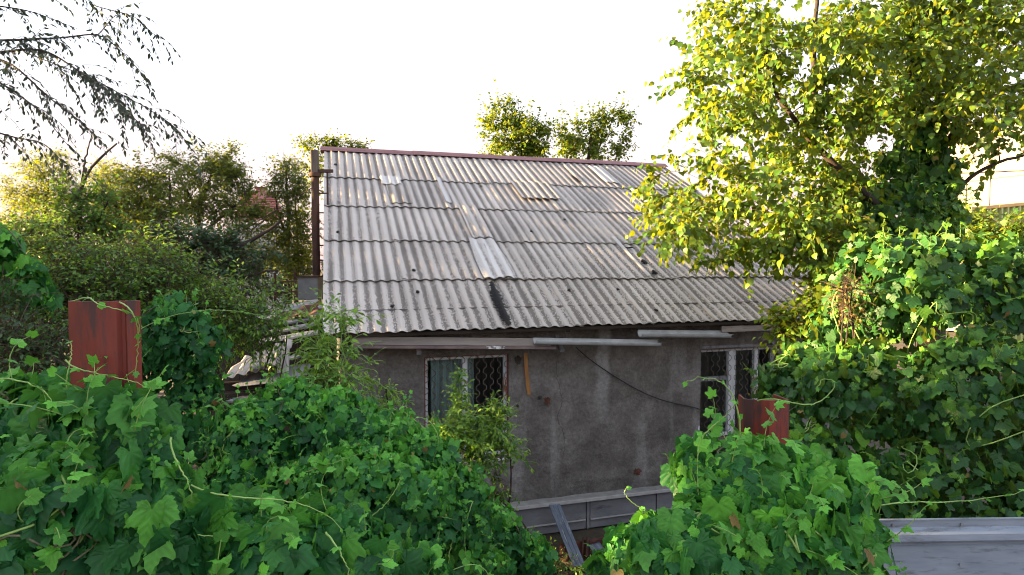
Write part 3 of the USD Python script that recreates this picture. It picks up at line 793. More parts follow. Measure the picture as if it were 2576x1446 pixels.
def streak(pts, w, seed):
    """dirt grown in a wave trough: a thin ragged crust following the sheet"""
    g = np.random.default_rng(seed)
    q = curve([np.array([*roof_uv(*crop2(*p)), 0]) for p in pts], 60)
    verts, f = [], []
    for i, (u, s, _) in enumerate(q):
        ww = w * (0.5 + 0.9 * g.random()) * (0.4 + 0.6 * math.sin(math.pi * (i + 1) / 62))
        for t in (-1, -0.5, 0, 0.5, 1):
            uu = u + t * ww
            verts.append(RO + np.array([uu, 0, 0]) + ES * s + EN * (AMP * math.cos(2 * math.pi * uu / PIT) + 0.052 + 0.010 * (1 - abs(t)) + 0.004 * g.random()))
        if i:
            for t in range(4):
                a, b = (i - 1) * 5 + t, i * 5 + t
                f += [(a, a + 1, b + 1), (a, b + 1, b)]
    obj(roof, 'dirt_crust', (np.array(verts), np.array(f)), MOSS, smooth=True)


streak([(1228, 1030), (1262, 1130), (1300, 1220), (1345, 1312)], 0.075, 1)
streak([(1196, 890), (1212, 930), (1232, 985)], 0.04, 2)
streak([(1745, 335), (1765, 355), (1800, 380)], 0.05, 3)
streak([(2095, 800), (2115, 806), (2140, 812)], 0.05, 4)
streak([(2195, 885), (2210, 900), (2228, 915)], 0.05, 5)
streak([(2262, 955), (2275, 968), (2290, 982)], 0.05, 6)
for k, (a, b) in enumerate(((1160, 400), (1725, 1078), (755, 1095), (2285, 1203), (595, 1178), (1485, 692), (228, 262), (1697, 618), (243, 700), (730, 955), (2040, 1068), (1295, 245))):
    u, s = roof_uv(*crop2(a, b))
    g = np.random.default_rng(60 + k)
    m = trimesh.creation.icosphere(1, 1.0)
    m.vertices = m.vertices * [0.028, 0.034, 0.014] * g.uniform(0.6, 1.3, (len(m.vertices), 1))
    m.vertices = RO + np.outer(m.vertices[:, 0] + u, [1, 0, 0]) + np.outer(m.vertices[:, 1] + s, ES) + np.outer(m.vertices[:, 2] + 0.048 + AMP * math.cos(2 * math.pi * u / PIT), EN)
    obj(roof, 'dirt_clump', m, MOSS, smooth=True)
# ridge cap in lengths, the far slope
prof = [(-0.20, -0.095), (-0.10, -0.035), (-0.02, 0.02), (0.02, 0.02), (0.10, -0.035), (0.20, -0.095)]
xs = [X0 - 0.04, 1.9, 3.9, 5.85, 7.6, X1 + 0.03]
for k in range(5):
    p = [(a, b + 0.045 + 0.006 * (k % 2)) for a, b in prof]
    p = p + [(a, b - 0.004) for a, b in p[::-1]] + [p[0]]
    obj(roof, 'ridge_cap', extrude(p, np.array([0, 1.0, 0]), UP, (xs[k] - 0.04, YR, ZR), np.array([1.0, 0, 0.002 * (k % 3 - 1)]), xs[k + 1] - xs[k] + 0.04), RIDGE)
bu = np.linspace(X0, X1, 330)
bz = AMP * np.cos(2 * np.pi * (bu - X0) / PIT)
bv = np.vstack([np.stack([bu, bu * 0 + YR + 0.02, ZR - 0.01 + bz], 1), np.stack([bu, bu * 0 + YB, ZE + bz], 1)])
k = np.arange(329)
obj(roof, 'back_slope', (bv, np.stack([k, k + 330, k + 331, k + 1], 1)), SHEET, smooth=True, coord=np.stack([np.full(660, 0.4), np.tile((bu - X0) / PIT, 2), np.repeat([0.0, 7.0], 330)], 1))
# bargeboard on the gables
for x in (X0 + 0.03, X1 - 0.05):
    obj(house, 'bargeboard', beam((x, YE + 0.05, ZE - 0.09), (x, YR, ZR - 0.09), 0.025, 0.12, up=EN), DARKWOOD)

# ---- walls with window openings
W1 = (1.21, 2.41, 1.12, 2.59)
W2 = (5.53, 6.98, 1.10, 2.52)
PLT = 0.42      # top of the plinth


def wall_grid(x0, x1, z0, z1, y, holes, step=0.045):
    xs = np.unique(np.round(np.concatenate([np.arange(x0, x1, step), [x1]] + [[h[0], h[1]] for h in holes]), 4))
    zs = np.unique(np.round(np.concatenate([np.arange(z0, z1, step), [z1]] + [[h[2], h[3]] for h in holes]), 4))
    Xg, Zg = np.meshgrid(xs, zs, indexing='ij')
    p = np.stack([Xg, Xg * 0, Zg], -1)
    d = 0.035 * (meshkit.fbm(p * 1.4, 3, 2) - 0.5) + 0.075 * (meshkit.fbm(p * 4.5, 4, 4) - 0.5)
    near = np.zeros_like(d)
    for h in holes:
        near = np.maximum(near, np.clip(1 - np.maximum(np.maximum(h[0] - Xg, Xg - h[1]), np.maximum(h[2] - Zg, Zg - h[3])) / 0.05, 0, 1))
    d = d * (1 - near)
    d = d - 0.018 * np.clip((Xg - 5.16) / 0.03, 0, 1)
    v = np.stack([Xg, y + d, Zg], -1).reshape(-1, 3)
    nz = len(zs)
    i, j = np.meshgrid(np.arange(len(xs) - 1), np.arange(nz - 1), indexing='ij')
    cx, cz = (xs[i] + xs[i + 1]) / 2, (zs[j] + zs[j + 1]) / 2
    keep = np.ones_like(cx, bool)
    for h in holes:
        keep &= ~((cx > h[0]) & (cx < h[1]) & (cz > h[2]) & (cz < h[3]))
    i, j = i[keep], j[keep]
    return v, np.stack([i * nz + j, (i + 1) * nz + j, (i + 1) * nz + j + 1, i * nz + j + 1], -1)


wall = obj(house, 'front_wall', wall_grid(WX0, WX1, PLT - 0.05, 3.26, WY, [W1, W2]), PLASTER, smooth=True)
for h in (W1, W2):   # reveals
    t = 0.02
    obj(house, 'reveal', join([box((h[0] - t, WY + 0.005, h[2]), (h[0], WY + 0.3, h[3])), box((h[1], WY + 0.005, h[2]), (h[1] + t, WY + 0.3, h[3])),
                               box((h[0] - t, WY + 0.005, h[3]), (h[1] + t, WY + 0.3, h[3] + t)), box((h[0] - t, WY + 0.005, h[2] - t), (h[1] + t, WY + 0.3, h[2]))]), PLASTER)


def gable(x, t):
    pts = [(WY + 0.02, -0.1), (YB - 0.45, -0.1), (YB - 0.45, ZE + 0.12), (YR, ZR - 0.16), (WY + 0.02, ZE + 0.12)]
    v = [(x, a, b) for a, b in pts] + [(x + t, a, b) for a, b in pts]
    f = [(0, 1, 2), (0, 2, 3), (0, 3, 4), (5, 7, 6), (5, 8, 7), (5, 9, 8)]
    for i in range(5):
        j = (i + 1) % 5
        f += [(i, 5 + j, j), (i, 5 + i, 5 + j)]
    return np.array(v, float), np.array(f)


obj(house, 'gable_wall', gable(WX0, 0.25), PLASTER_SIDE)
obj(house, 'gable_wall', gable(WX1 - 0.25, 0.25), PLASTER_SIDE)
obj(house, 'back_wall', box((WX0 + 0.25, YB - 0.7, -0.1), (WX1 - 0.25, YB - 0.46, ZE + 0.1)), PLASTER_SIDE)
obj(house, 'ceiling', box((WX0 + 0.26, WY + 0.31, 2.80), (WX1 - 0.26, YB - 0.71, 2.86)), ROOM)
obj(house, 'room_partition', box((WX0 + 0.26, 11.6, 0.1), (WX1 - 0.26, 11.7, 2.79)), ROOM)
obj(house, 'room_floor', box((WX0 + 0.26, WY + 0.31, 0.3), (WX1 - 0.26, 11.59, 0.38)), ROOM)
# plinth: ledge and grey panels below it
obj(house, 'plinth_ledge', beam((WX0 - 0.05, WY - 0.075, PLT - 0.005), (WX1, WY - 0.075, PLT - 0.005), 0.20, 0.055), LEDGE)
for k, (a, b) in enumerate(((0.1, 2.36), (2.38, 3.55), (3.62, 4.7), (4.72, 6.4), (6.42, 8.15))):
    obj(house, 'plinth_panel', box((a, WY - 0.13, -0.02), (b, WY + 0.01, PLT - 0.036)), PLINTH)
    obj(house, 'plinth_rail', beam((a, WY - 0.145, 0.115), (b - 0.01, WY - 0.145, 0.115), 0.03, 0.012), LEDGE)
obj(house, 'plinth_batten', beam((3.585, WY - 0.12, -0.02), (3.585, WY - 0.12, PLT - 0.036), 0.05, 0.04, up=np.array([0, 1.0, 0])), PLINTH)
obj(house, 'wall_plate', box((WX0, WY - 0.03, 3.08), (WX1, WY - 0.004, 3.20)), DARKWOOD)


def grille(x0, x1, z0, z1, y):
    w = []
    nv = int(round((x1 - x0) / 0.105))
    for k in range(nv + 1):
        x = x0 + (x1 - x0) * k / nv
        z = np.linspace(z0, z1, int((z1 - z0) / 0.02))
        ph = np.pi * (k % 2)
        wv = np.clip(1.7 * np.sin(2 * np.pi * z / 0.16 + ph), -1, 1)
        w.append(tube(np.stack([x + 0.024 * wv, z * 0 + y, z], 1), 0.0055, 4))
    return join(w)


def window(win, mull, kit):
    x0, x1, z0, z1 = win
    y = WY + 0.10
    fr = 0.055
    parts = [beam((x0 + fr / 2, y, z0), (x0 + fr / 2, y, z1), fr, 0.06, up=np.array([0, 1.0, 0])), beam((x1 - fr / 2, y, z0), (x1 - fr / 2, y, z1), fr, 0.06, up=np.array([0, 1.0, 0])),
             beam((x0 + fr, y, z1 - fr / 2), (x1 - fr, y, z1 - fr / 2), 0.06, fr), beam((x0 + fr, y, z0 + fr / 2), (x1 - fr, y, z0 + fr / 2), 0.06, fr)]
    w = obj(house, 'window', join(parts), FRAME)
    for mx, mw in mull:
        obj(w, 'mullion', beam((mx, y - 0.004, z0 + fr), (mx, y - 0.004, z1 - fr), mw, 0.07, up=np.array([0, 1.0, 0])), FRAME)
    for bx0, bx1, bz in kit.get('bars', ()):
        obj(w, 'glazing_bar', beam((bx0, y, bz), (bx1, y, bz), 0.04, 0.07), GREYWOOD)
    edges = [x0 + fr] + [m[0] for m in mull] + [x1 - fr]
    for a, b in zip(edges[:-1], edges[1:]):
        obj(w, 'pane', box((a, y + 0.012, z0 + fr), (b, y + 0.017, z1 - fr)), GLASS)
    obj(w, 'grille', grille(x0 + 0.03, x1 - 0.03, z0 + 0.01, z1 - 0.01, WY + 0.03), WIRE, smooth=True)
    for a, b in kit['iron']:
        obj(w, 'grille_frame', beam(a, b, 0.022, 0.022, up=np.array([0, 1.0, 0])), kit.get('iron_mat', REDIRON))
    for (cx0, cx1, cz0, cz1) in kit.get('curtains', ()):
        u = np.linspace(cx0, cx1, 60)
        yy = y + 0.13 + 0.022 * np.sin(u * 70) + 0.014 * np.sin(u * 31 + 1)
        v = np.vstack([np.stack([u, yy, u * 0 + cz1], 1), np.stack([u + 0.004 * np.sin(u * 50), yy + 0.004, u * 0 + cz0], 1)])
        k = np.arange(59)
        obj(w, 'curtain', (v, np.stack([k, k + 60, k + 61, k + 1], 1)), CURTAIN, smooth=True)
    return w


yi = WY + 0.028
x0, x1, z0, z1 = W1
window(W1, [(1.79, 0.075)], dict(iron=[((x0, yi, z0 - 0.01), (x1, yi, z0 - 0.01)), ((x1 - 0.006, yi, z0), (x1 - 0.006, yi, z1)), ((x0 + 0.006, yi, z0), (x0 + 0.006, yi, z1)), ((x0, yi, z1), (x1, yi, z1))],
                                 curtains=[(x0 + 0.12, 1.78, z0 + 0.03, z1 - 0.05), (1.81, 1.95, z0 + 0.03, z1 - 0.05)]))
obj(house, 'window_sill', beam((x0 + 0.02, WY + 0.04, z0 - 0.035), (x1 - 0.02, WY + 0.04, z0 - 0.035), 0.10, 0.035), FRAME)
x0, x1, z0, z1 = W2
window(W2, [(6.16, 0.14), (6.62, 0.08)], dict(iron=[((x0, yi - 0.01, z0), (x0, yi - 0.01, z1 + 0.01)), ((x0, yi - 0.01, z1), (x1 + 0.1, yi - 0.01, z1)), ((x0, yi - 0.01, z0), (x1, yi - 0.01, z0)), ((x1, yi, z0), (x1, yi, z1))],
                                               bars=[(x0 + 0.05, 6.10, 2.03)]))
obj(house, 'window_lintel', beam((x0 - 0.02, WY - 0.012, z1 + 0.035), (x1 + 0.15, WY - 0.012, z1 + 0.035), 0.04, 0.04), GREYWOOD)
obj(house, 'plaster_flake', box((5.34, WY - 0.02, 0.80), (5.52, WY - 0.008, 1.32)), WHITEBOARD, label='white bare patch below the right window')

# ---- eaves: fascia, loose gutters, brackets
def gutter(xa, xb, za, zb, y, r, mat, label, cut=(0.15, 1.25)):
    a = np.linspace(math.pi * cut[0], math.pi * cut[1], 12) + math.pi * 0.9
    pr = [(r * math.cos(t), r * math.sin(t)) for t in a]
    pr = pr + [(0.92 * p[0], 0.92 * p[1]) for p in pr[::-1]] + [pr[0]]
    d = np.array([xb - xa, 0, zb - za]); L = np.linalg.norm(d)
    v, f = extrude(pr, np.array([0, 1.0, 0]), UP, (xa, y, za), d / L, L)
    n = len(pr)
    g = np.random.default_rng(int(xa * 100))
    v[n:] += np.array([1.0, 0, 0]) * g.uniform(-0.02, 0.05, (n, 1))
    obj(house, 'gutter', (v, f), mat, smooth=60, label=label)


def on_eave(x, y, yy):
    return on_plane(x, y, (0, yy, 0), (0, 1, 0))


fa, fb = on_eave(888, 862, 7.98), on_eave(1385, 866, 7.98)
obj(house, 'fascia_board', beam(fa + [0, 0, 0.03], fb + [0, 0, 0.03], 0.025, 0.105), FASCIA)
obj(house, 'fascia_lip', beam(fa + [-0.02, -0.025, -0.045], fb + [0.06, -0.025, -0.045], 0.075, 0.04), LIP)
a, b = on_eave(1345, 855, 7.90), on_eave(1655, 860, 7.90)
gutter(a[0], b[0], a[2], b[2] + 0.0, 7.90, 0.06, TIN, 'short pale bluish gutter hanging under the middle of the eave')
a, b = on_eave(1610, 836, 7.88), on_eave(1835, 838, 7.88)
gutter(a[0], b[0], a[2], b[2], 7.88, 0.07, TIN, 'bent white gutter under the eave right of the middle')
a, b = on_eave(1815, 828, 7.92), on_eave(1985, 822, 7.92)
obj(house, 'fascia_board', beam(a, b, 0.02, 0.09), FASCIA, label='short pale board under the right end of the eave')
for (px, py, ln) in ((1053, 882, 0.10), (1412, 876, 0.12)):
    p = on_eave(px, py, 8.08)
    obj(house, 'eave_bracket', beam(p + [0, 0.22, 0.16], p + [0, -0.04, -0.03], 0.05, 0.06, up=np.array([1.0, 0, 0])), GREYWOOD)
p = on_eave(1925, 842, 8.0); q_ = on_eave(1950, 865, 8.2)
obj(house, 'eave_strut', beam(p, q_ + [0, 0.06, 0], 0.05, 0.05), GREYWOOD)


# ---- things on the wall
def crack(pts, w, seed):
    g = np.random.default_rng(seed)
    c = curve([on_eave(x, y, WY - 0.022) for x, y in pts], 60)
    c += g.normal(0, 0.006, c.shape) * [1, 0, 1]
    return tube(c, w, 4)


obj(house, 'wall_crack', crack([(1408, 890), (1405, 960), (1412, 1020), (1402, 1050), (1412, 1075), (1420, 1120), (1415, 1148)], 0.0025, 3), CABLE)
for k, (cx, cy, rw, rh, mat) in enumerate(((1377, 1008, 0.055, 0.06, RUST_SHEET), (1358, 1000, 0.035, 0.03, DARKWOOD), (1302, 1021, 0.025, 0.03, DARKWOOD), (1604, 1186, 0.07, 0.055, RUST_SHEET), (1288, 1175, 0.03, 0.03, RUST_SHEET), (1303, 905, 0.055, 0.075, DARKWOOD))):
    g = np.random.default_rng(90 + k)
    p = on_eave(cx, cy, WY - 0.017)
    a = np.linspace(0, 2 * np.pi, 18, endpoint=False); r = g.uniform(0.65, 1.15, 18)
    v = [p + [0, -0.012, 0]] + [p + np.array([rw * r[i] * math.cos(a[i]), 0.004 * g.random(), rh * r[i] * math.sin(a[i])]) for i in range(18)]
    obj(house, 'plaster_hole', (np.array(v), np.array([(0, 1 + (i + 1) % 18, 1 + i) for i in range(18)])), mat)
cab = curve([on_eave(x, y, WY - 0.06) for x, y in ((1448, 872), (1495, 912), (1560, 955), (1620, 988), (1680, 1010), (1735, 1022), (1772, 1034))], 40)
c_ = obj('/World', 'black_cable', tube(cab, 0.009, 6), CABLE, smooth=True, label='black cable sagging across the grey wall between the windows', cat='cable')
s0, s1 = on_eave(1322, 888, WY - 0.05), on_eave(1331, 992, WY - 0.05)
sp = curve([s0, (s0 + s1) / 2 + [-0.015, -0.02, 0], s1], 10)
obj('/World', 'wooden_strip', join([beam(sp[i], sp[i + 1] + (sp[i + 1] - sp[i]) * 0.02, 0.055, 0.014, up=np.array([0, 1.0, 0]), bevel=False) for i in range(9)]), STRIP,
    label='narrow orange brown wooden strip hanging on the wall right of the left window', cat='wooden strip')

# ---- boards against the plinth, rusty scrap
b0, b1 = at(1395, 1270, 8.45), at(1458, 1425, 7.6)
brd = thing('leaning_board', 'long weathered blue grey board leaning on the plinth under the wall', 'board')
up_ = norm(np.cross(norm(b1 - b0), RIGHT))
for k, off in enumerate((-0.052, 0.0, 0.052)):
    obj(brd, 'board_strip', beam(b0 + RIGHT * off + up_ * 0.004 * k, b1 + RIGHT * off + up_ * 0.004 * k, 0.048, 0.022, up=up_), SLATEWOOD)
sb0, sb1 = at(1487, 1360, 8.0), at(1530, 1415, 7.5)
obj('/World', 'short_board', beam(sb0, sb1, 0.17, 0.025, up=norm(np.cross(norm(sb1 - sb0), RIGHT))), SLATEWOOD, label='short blue grey board lying on rusty scrap beside the leaning board', cat='board')
g = np.random.default_rng(8)
scrap = thing('rusty_scrap', 'rusty bent metal scrap at the foot of the wall behind the leaning board', 'scrap metal')
for k, (x, y, w, h, rz) in enumerate(((1440, 1395, 0.34, 0.30, 0.3), (1520, 1375, 0.55, 0.26, -0.2), (1400, 1410, 0.3, 0.2, 0.7))):
    c0 = at(x, y, 7.95)
    u = np.linspace(-1, 1, 9); U, Vv = np.meshgrid(u, u, indexing='ij')
    pz = 0.05 * np.sin(U * 3 + k) + 0.04 * g.normal(0, 0.4, U.shape)
    P = c0 + (U * w / 2)[..., None] * RIGHT + (Vv * h / 2)[..., None] * norm(UP + FWD * rz) + pz[..., None] * FWD
    i, j = np.meshgrid(np.arange(8), np.arange(8), indexing='ij')
    obj(scrap, 'metal_sheet', (P.reshape(-1, 3), np.stack([i * 9 + j, (i + 1) * 9 + j, (i + 1) * 9 + j + 1, i * 9 + j + 1], -1).reshape(-1, 4)), RUST_SHEET, smooth=True)
obj(scrap, 'rod', tube([at(1468, 1352, 7.9), at(1462, 1425, 7.7)], 0.014, 6), RUST_DARK)
obj(scrap, 'rod', tube([at(1478, 1352, 7.9), at(1476, 1400, 7.75)], 0.02, 6), RUST_DARK)

# ---- pipe with rungs at the left verge, its box, the little railing
pipe = thing('rusty_pipe', 'tall rusty brown pipe with rungs standing beside the left roof edge', 'pipe')
PD = 11.0
pb, pt = at(796, 693, PD), at(793, 378, PD)
pt = np.array([pb[0], pb[1], pt[2]])
pm = pb + (pt - pb) * 0.80
obj(pipe, 'tube', tube([pb, pm], 0.068, 14), RUST_DARK, smooth=40)
obj(pipe, 'wooden_top', beam(pm, pt, 0.12, 0.12, up=FWD), OLDWOOD)
obj(pipe, 'collar', tube([pm - UP * 0.02, pm + UP * 0.05], 0.105, 14), RUST_DARK, smooth=40)
rail = np.array([X0 - 0.045, pb[1] - 0.15, 0])
obj(pipe, 'bracket', beam(pm + UP * 0.08 + RIGHT * -0.1, pm + UP * 0.08 + RIGHT * 0.32, 0.05, 0.06), RUST_DARK)
for yy in (486, 535, 576, 617, 655):
    p = at(800, yy, PD); p = np.array([pb[0], pb[1], p[2]])
    obj(pipe, 'rung', tube([p, p + RIGHT * 0.24], 0.013, 6), RUST_DARK)
p0 = pb + RIGHT * 0.22
obj(pipe, 'rail', beam(p0, np.array([p0[0], p0[1], pm[2] + 0.08]), 0.03, 0.03, up=FWD), RUST_DARK)
mb = thing('metal_box', 'grey sheet metal box at the foot of the rusty pipe', 'box')
c0 = at(774, 755, 10.9); hgt = at(774, 697, 10.9)[2] - c0[2]
def obox(c, w, d, h):
    return np.array([c + RIGHT * sx * w / 2 + FWD * sy * d / 2 + UP * sz for sz in (0, h) for sx, sy in ((-1, -1), (1, -1), (1, 1), (-1, 1))]), np.array([(0, 2, 1), (0, 3, 2), (4, 5, 6), (4, 6, 7)] + [t for i in range(4) for t in ((i, (i + 1) % 4, 4 + (i + 1) % 4), (i, 4 + (i + 1) % 4, 4 + i))])
obj(mb, 'body', obox(c0 + FWD * 0.18, 0.36, 0.34, hgt), METALBOX)
obj(mb, 'lid', obox(c0 + FWD * 0.18 + UP * (hgt + 0.001), 0.41, 0.40, 0.018), RUST_DARK)
rl = thing('rusty_railing', 'small rusty railing of two posts beside the grey metal box', 'railing')
ra, rb = at(692, 745, 11.6), at(743, 752, 11.6)
for p, yt in ((ra, 686), (rb, 682)):
    obj(rl, 'post', beam(p - UP * 0.3, np.array([p[0], p[1], at(700, yt, 11.6)[2]]), 0.04, 0.04, up=FWD), RUST_DARK)
for yt in (710, 736):
    z = at(700, yt, 11.6)[2]
    obj(rl, 'rail', beam([ra[0], ra[1], z], [rb[0], rb[1], z + 0.02], 0.025, 0.03), RUST_DARK)
wire_ = thing('stay_wire', 'thin stay wire running from the rusty pipe down into the orchard', 'wire')
obj(wire_, 'strand', tube(curve([at(812, 455, 11), at(740, 500, 11.8), at(660, 550, 12.8), at(590, 592, 13.5)], 20), 0.009, 5), TWIG)
obj(wire_, 'strand', tube(curve([at(700, 527, 12.3), at(650, 565, 12.6), at(600, 610, 13.0)], 12), 0.006, 5), TWIG)

# ---- collapsed shed left of the house
shed = thing('collapsed_shed', 'collapsed wooden shed with loose roof boards left of the house', 'shed')
g = np.random.default_rng(21)
for k, (xa, ya, da, xb, yb, db, w, mat) in enumerate((
        (600, 792, 9.6, 800, 757, 9.9, 0.16, PALEWOOD), (604, 800, 9.3, 806, 764, 9.6, 0.14, GREYWOOD), (600, 812, 9.0, 810, 772, 9.3, 0.15, PALEWOOD), (600, 828, 8.7, 780, 800, 8.9, 0.17, GREYWOOD),
        (630, 806, 9.1, 760, 780, 9.2, 0.10, DARKWOOD), (620, 845, 8.4, 800, 815, 8.6, 0.18, GREYWOOD), (650, 860, 8.2, 800, 835, 8.4, 0.15, PALEWOOD))):
    obj(shed, 'roof_board', beam(at(xa, ya, da), at(xb, yb, db), w, 0.03, up=norm(UP - FWD * 0.3 + g.normal(0, 0.06, 3))), mat)


def bent_sheet(c, w, h, ax, ay, waves, amp, mat, name, seed, label=None):
    gg = np.random.default_rng(seed)
    u = np.linspace(-1, 1, 41); t = np.linspace(-1, 1, 7)
    U, T = np.meshgrid(u, t, indexing='ij')
    ax, ay = norm(ax), norm(ay); nn = norm(np.cross(ax, ay))
    P = c + (U * w / 2 + 0.02 * gg.normal(0, 1, (1, 7)))[..., None] * ax + (T * h / 2)[..., None] * ay + (amp * np.cos(np.pi * waves * U) + 0.03 * U * T)[..., None] * nn
    P2 = P - nn * 0.006
    v = np.vstack([P.reshape(-1, 3), P2.reshape(-1, 3)])
    i, j = np.meshgrid(np.arange(40), np.arange(6), indexing='ij')
    a = np.stack([i * 7 + j, (i + 1) * 7 + j, (i + 1) * 7 + j + 1, i * 7 + j + 1], -1).reshape(-1, 4)
    k = np.arange(40)
    rim = np.vstack([np.stack([k * 7, k * 7 + 287, (k + 1) * 7 + 287, (k + 1) * 7], 1), np.stack([k * 7 + 6, (k + 1) * 7 + 6, (k + 1) * 7 + 293, k * 7 + 293], 1)])
    return obj(shed, name, (v, np.vstack([a, a[:, ::-1] + 287, rim])), mat, smooth=40, label=label)


bent_sheet(at(758, 782, 9.0), 0.55, 0.35, RIGHT + UP * 0.25, FWD + UP * 0.35, 2, 0.015, RUST_SHEET, 'rusty_sheet', 1)
bent_sheet(at(650, 905, 7.9), 0.75, 0.6, RIGHT + UP * 0.32, FWD * 1 + UP * 0.4, 5, 0.022, SHEET, 'corrugated_sheet', 2)
bent_sheet(at(690, 945, 7.7), 0.85, 0.45, RIGHT + UP * 0.12, FWD * 1 + UP * 0.3, 1, 0.01, GREYWOOD, 'flat_sheet', 3)
obj(shed, 'white_post', beam(at(712, 938, 7.5), at(714, 872, 7.6), 0.13, 0.06, up=FWD), PALEWOOD, label='white painted wooden post sticking out of the wreck')
obj(shed, 'beam', beam(at(520, 975, 7.7), at(800, 955, 7.9), 0.09, 0.11), DARKWOOD)
obj(shed, 'beam', beam(at(560, 1000, 7.6), at(700, 985, 7.8), 0.08, 0.10), DARKWOOD)
obj(shed, 'loose_plank', beam(at(585, 1012, 7.3), at(665, 985, 7.9), 0.2, 0.025), GREYWOOD)
obj(shed, 'loose_plank', beam(at(630, 925, 7.6), at(770, 890, 8.0), 0.16, 0.025), GREYWOOD)
obj(shed, 'back_wall', join([beam(at(x, 1300, 9.4), at(x, 800, 9.4), 0.14, 0.025, up=FWD) for x in np.arange(520, 830, 24)]), DARKWOOD)
for x in (540, 690, 815):
    obj(shed, 'post', beam(at(x, 1330, 8.6), at(x, 840, 8.6), 0.10, 0.10, up=FWD), DARKWOOD)
for k, x in enumerate((452, 476)):
    obj('/World', 'concrete_post', beam(at(x, 850, 9.4 + k * 0.1), at(x, 766 + 6 * k, 9.4 + k * 0.1), 0.15 - 0.08 * k, 0.1, up=FWD), STONE,
        label=('broad' if k == 0 else 'thin') + ' grey concrete post top among the bushes left of the shed', cat='post')

# ------------------------------------------------------------------ street fence and its steel posts
def solid_profile(pr, z0, z1, c, ax, ay):
    from shapely.geometry import LineString
    poly = LineString(pr).buffer(0.0045, cap_style=2, join_style=1)
    m = trimesh.creation.extrude_polygon(poly, z1 - z0, engine='earcut')
    v = np.array(m.vertices)
    return trimesh.Trimesh(np.outer(v[:, 0], ax) + np.outer(v[:, 1], ay) + np.outer(v[:, 2] + z0, UP) + c * [1, 1, 0], m.faces, process=False)


t1 = at(260, 757, 2.2)
ax1 = norm(RIGHT + FWD * 0.05)
post = thing('steel_post', 'broad red rusted steel post rising from the hops on the left', 'post')
obj(post, 'channel', solid_profile([(-0.125, 0.06), (-0.125, 0.012), (-0.118, 0.0), (-0.02, -0.006), (0.045, -0.002), (0.056, 0.012), (0.072, 0.012), (0.084, -0.002), (0.092, 0.006), (0.098, 0.05)],
                                   1.2, t1[2], t1, ax1, norm(np.cross(UP, ax1))), RUST, smooth=35)
t2 = at(1932, 1006, 2.7)
ax2 = norm(RIGHT + FWD * 0.10); ay2 = norm(np.cross(UP, ax2))
post = thing('steel_post', 'narrow dark red steel post rising from the hops on the right', 'post')
obj(post, 'channel', solid_profile([(-0.075, 0.12), (-0.093, 0.03), (0.0, -0.012), (0.093, -0.004), (0.088, 0.11)], 1.2, t2[2], t2, ax2, ay2), RUST, smooth=20)

fence = thing('metal_fence', 'ribbed galvanised metal fence along the street at lower right', 'fence')
fz = at(2400, 1322, 2.62)[2]
fc = at(1288, 1313, 2.62)
prof = [(0.0, 0.0), (0.0, -0.030), (-0.006, -0.036), (-0.022, -0.056), (-0.024, -0.084), (-0.010, -0.098), (0.004, -0.104), (0.004, -0.112), (-0.002, -0.118), (0.0, -0.26), (-0.004, -0.27), (-0.016, -0.285), (-0.018, -0.315), (-0.004, -0.335), (0.004, -0.345), (0.0, -0.50), (-0.02, -0.53), (-0.02, -0.56), (0.0, -0.58), (0.0, -0.9)]
fdir = norm(RIGHT + FWD * 0.03)
fn = norm(np.cross(UP, fdir))
edges = (0.95, 2.4, 3.9, 5.4)
for k in range(3):
    a, b = edges[k], edges[k + 1] + 0.03
    base = np.array([fc[0], fc[1], fz]) + fdir * a - fn * (0.004 * (k % 2))
    pr = prof + [(x_ + 0.0012, y_) for x_, y_ in prof[::-1]] + [prof[0]]
    obj(fence, 'panel', extrude(pr, fn, UP, base, fdir, b - a), ZINC, smooth=25)
    for q_ in np.arange(0.12, b - a - 0.05, 0.31):
        for zz in (-0.018, -0.20, -0.42):
            c_s = base + fdir * q_ + UP * zz - fn * 0.004
            obj(fence, 'screw', tube([c_s - fn * 0.004, c_s + fn * 0.007], np.array([0.007, 0.005]), 8), METALBOX)
    obj(fence, 'top_trim', extrude([(-0.004, 0.001), (-0.004, 0.006), (0.008, 0.006), (0.008, -0.02)], fn, UP, base, fdir, b - a), ZINC)

# ------------------------------------------------------------------ far things
fh = thing('far_house', 'distant house with a red tiled roof seen between the orchard trees', 'house')
FD = 45.0
rA, rB, rC, rD = at(610, 482, FD + 4), at(690, 484, FD + 4), at(715, 545, FD), at(590, 545, FD)
wallb = 3.5
obj(fh, 'roof', (np.array([rA, rB, rC, rD, rA - UP * 0.25, rB - UP * 0.25, rC - UP * 0.25, rD - UP * 0.25]), np.array([(0, 3, 2), (0, 2, 1), (4, 5, 6), (4, 6, 7), (3, 7, 6), (3, 6, 2), (0, 1, 5), (0, 5, 4), (1, 2, 6), (1, 6, 5), (0, 4, 7), (0, 7, 3)])), REDROOF)
for k in range(14):
    a_, b_ = rA + (rD - rA) * (k + 0.5) / 14, rB + (rC - rB) * (k + 0.5) / 14
    obj(fh, 'tile_course', beam(a_ + UP * 0.05, b_ + UP * 0.05, 0.25, 0.05), REDROOF)
c0 = at(657, 486, FD + 3)
obj(fh, 'chimney', box(c0 - [0.35, 0.3, 0.6], c0 + [0.35, 0.3, 0.35]), REDROOF)
obj(fh, 'chimney_cap', box(c0 + [-0.45, -0.4, 0.351], c0 + [0.45, 0.4, 0.45]), RUST_SHEET)
wl, wr = at(597, 552, FD + 1.2), at(708, 552, FD + 1.2)
obj(fh, 'wall', beam(np.array([wl[0], wl[1], wl[2] / 2 - 0.2]), np.array([wr[0], wr[1], wl[2] / 2 - 0.2]), 3.0, wl[2] - 0.4, bevel=False), STONE)

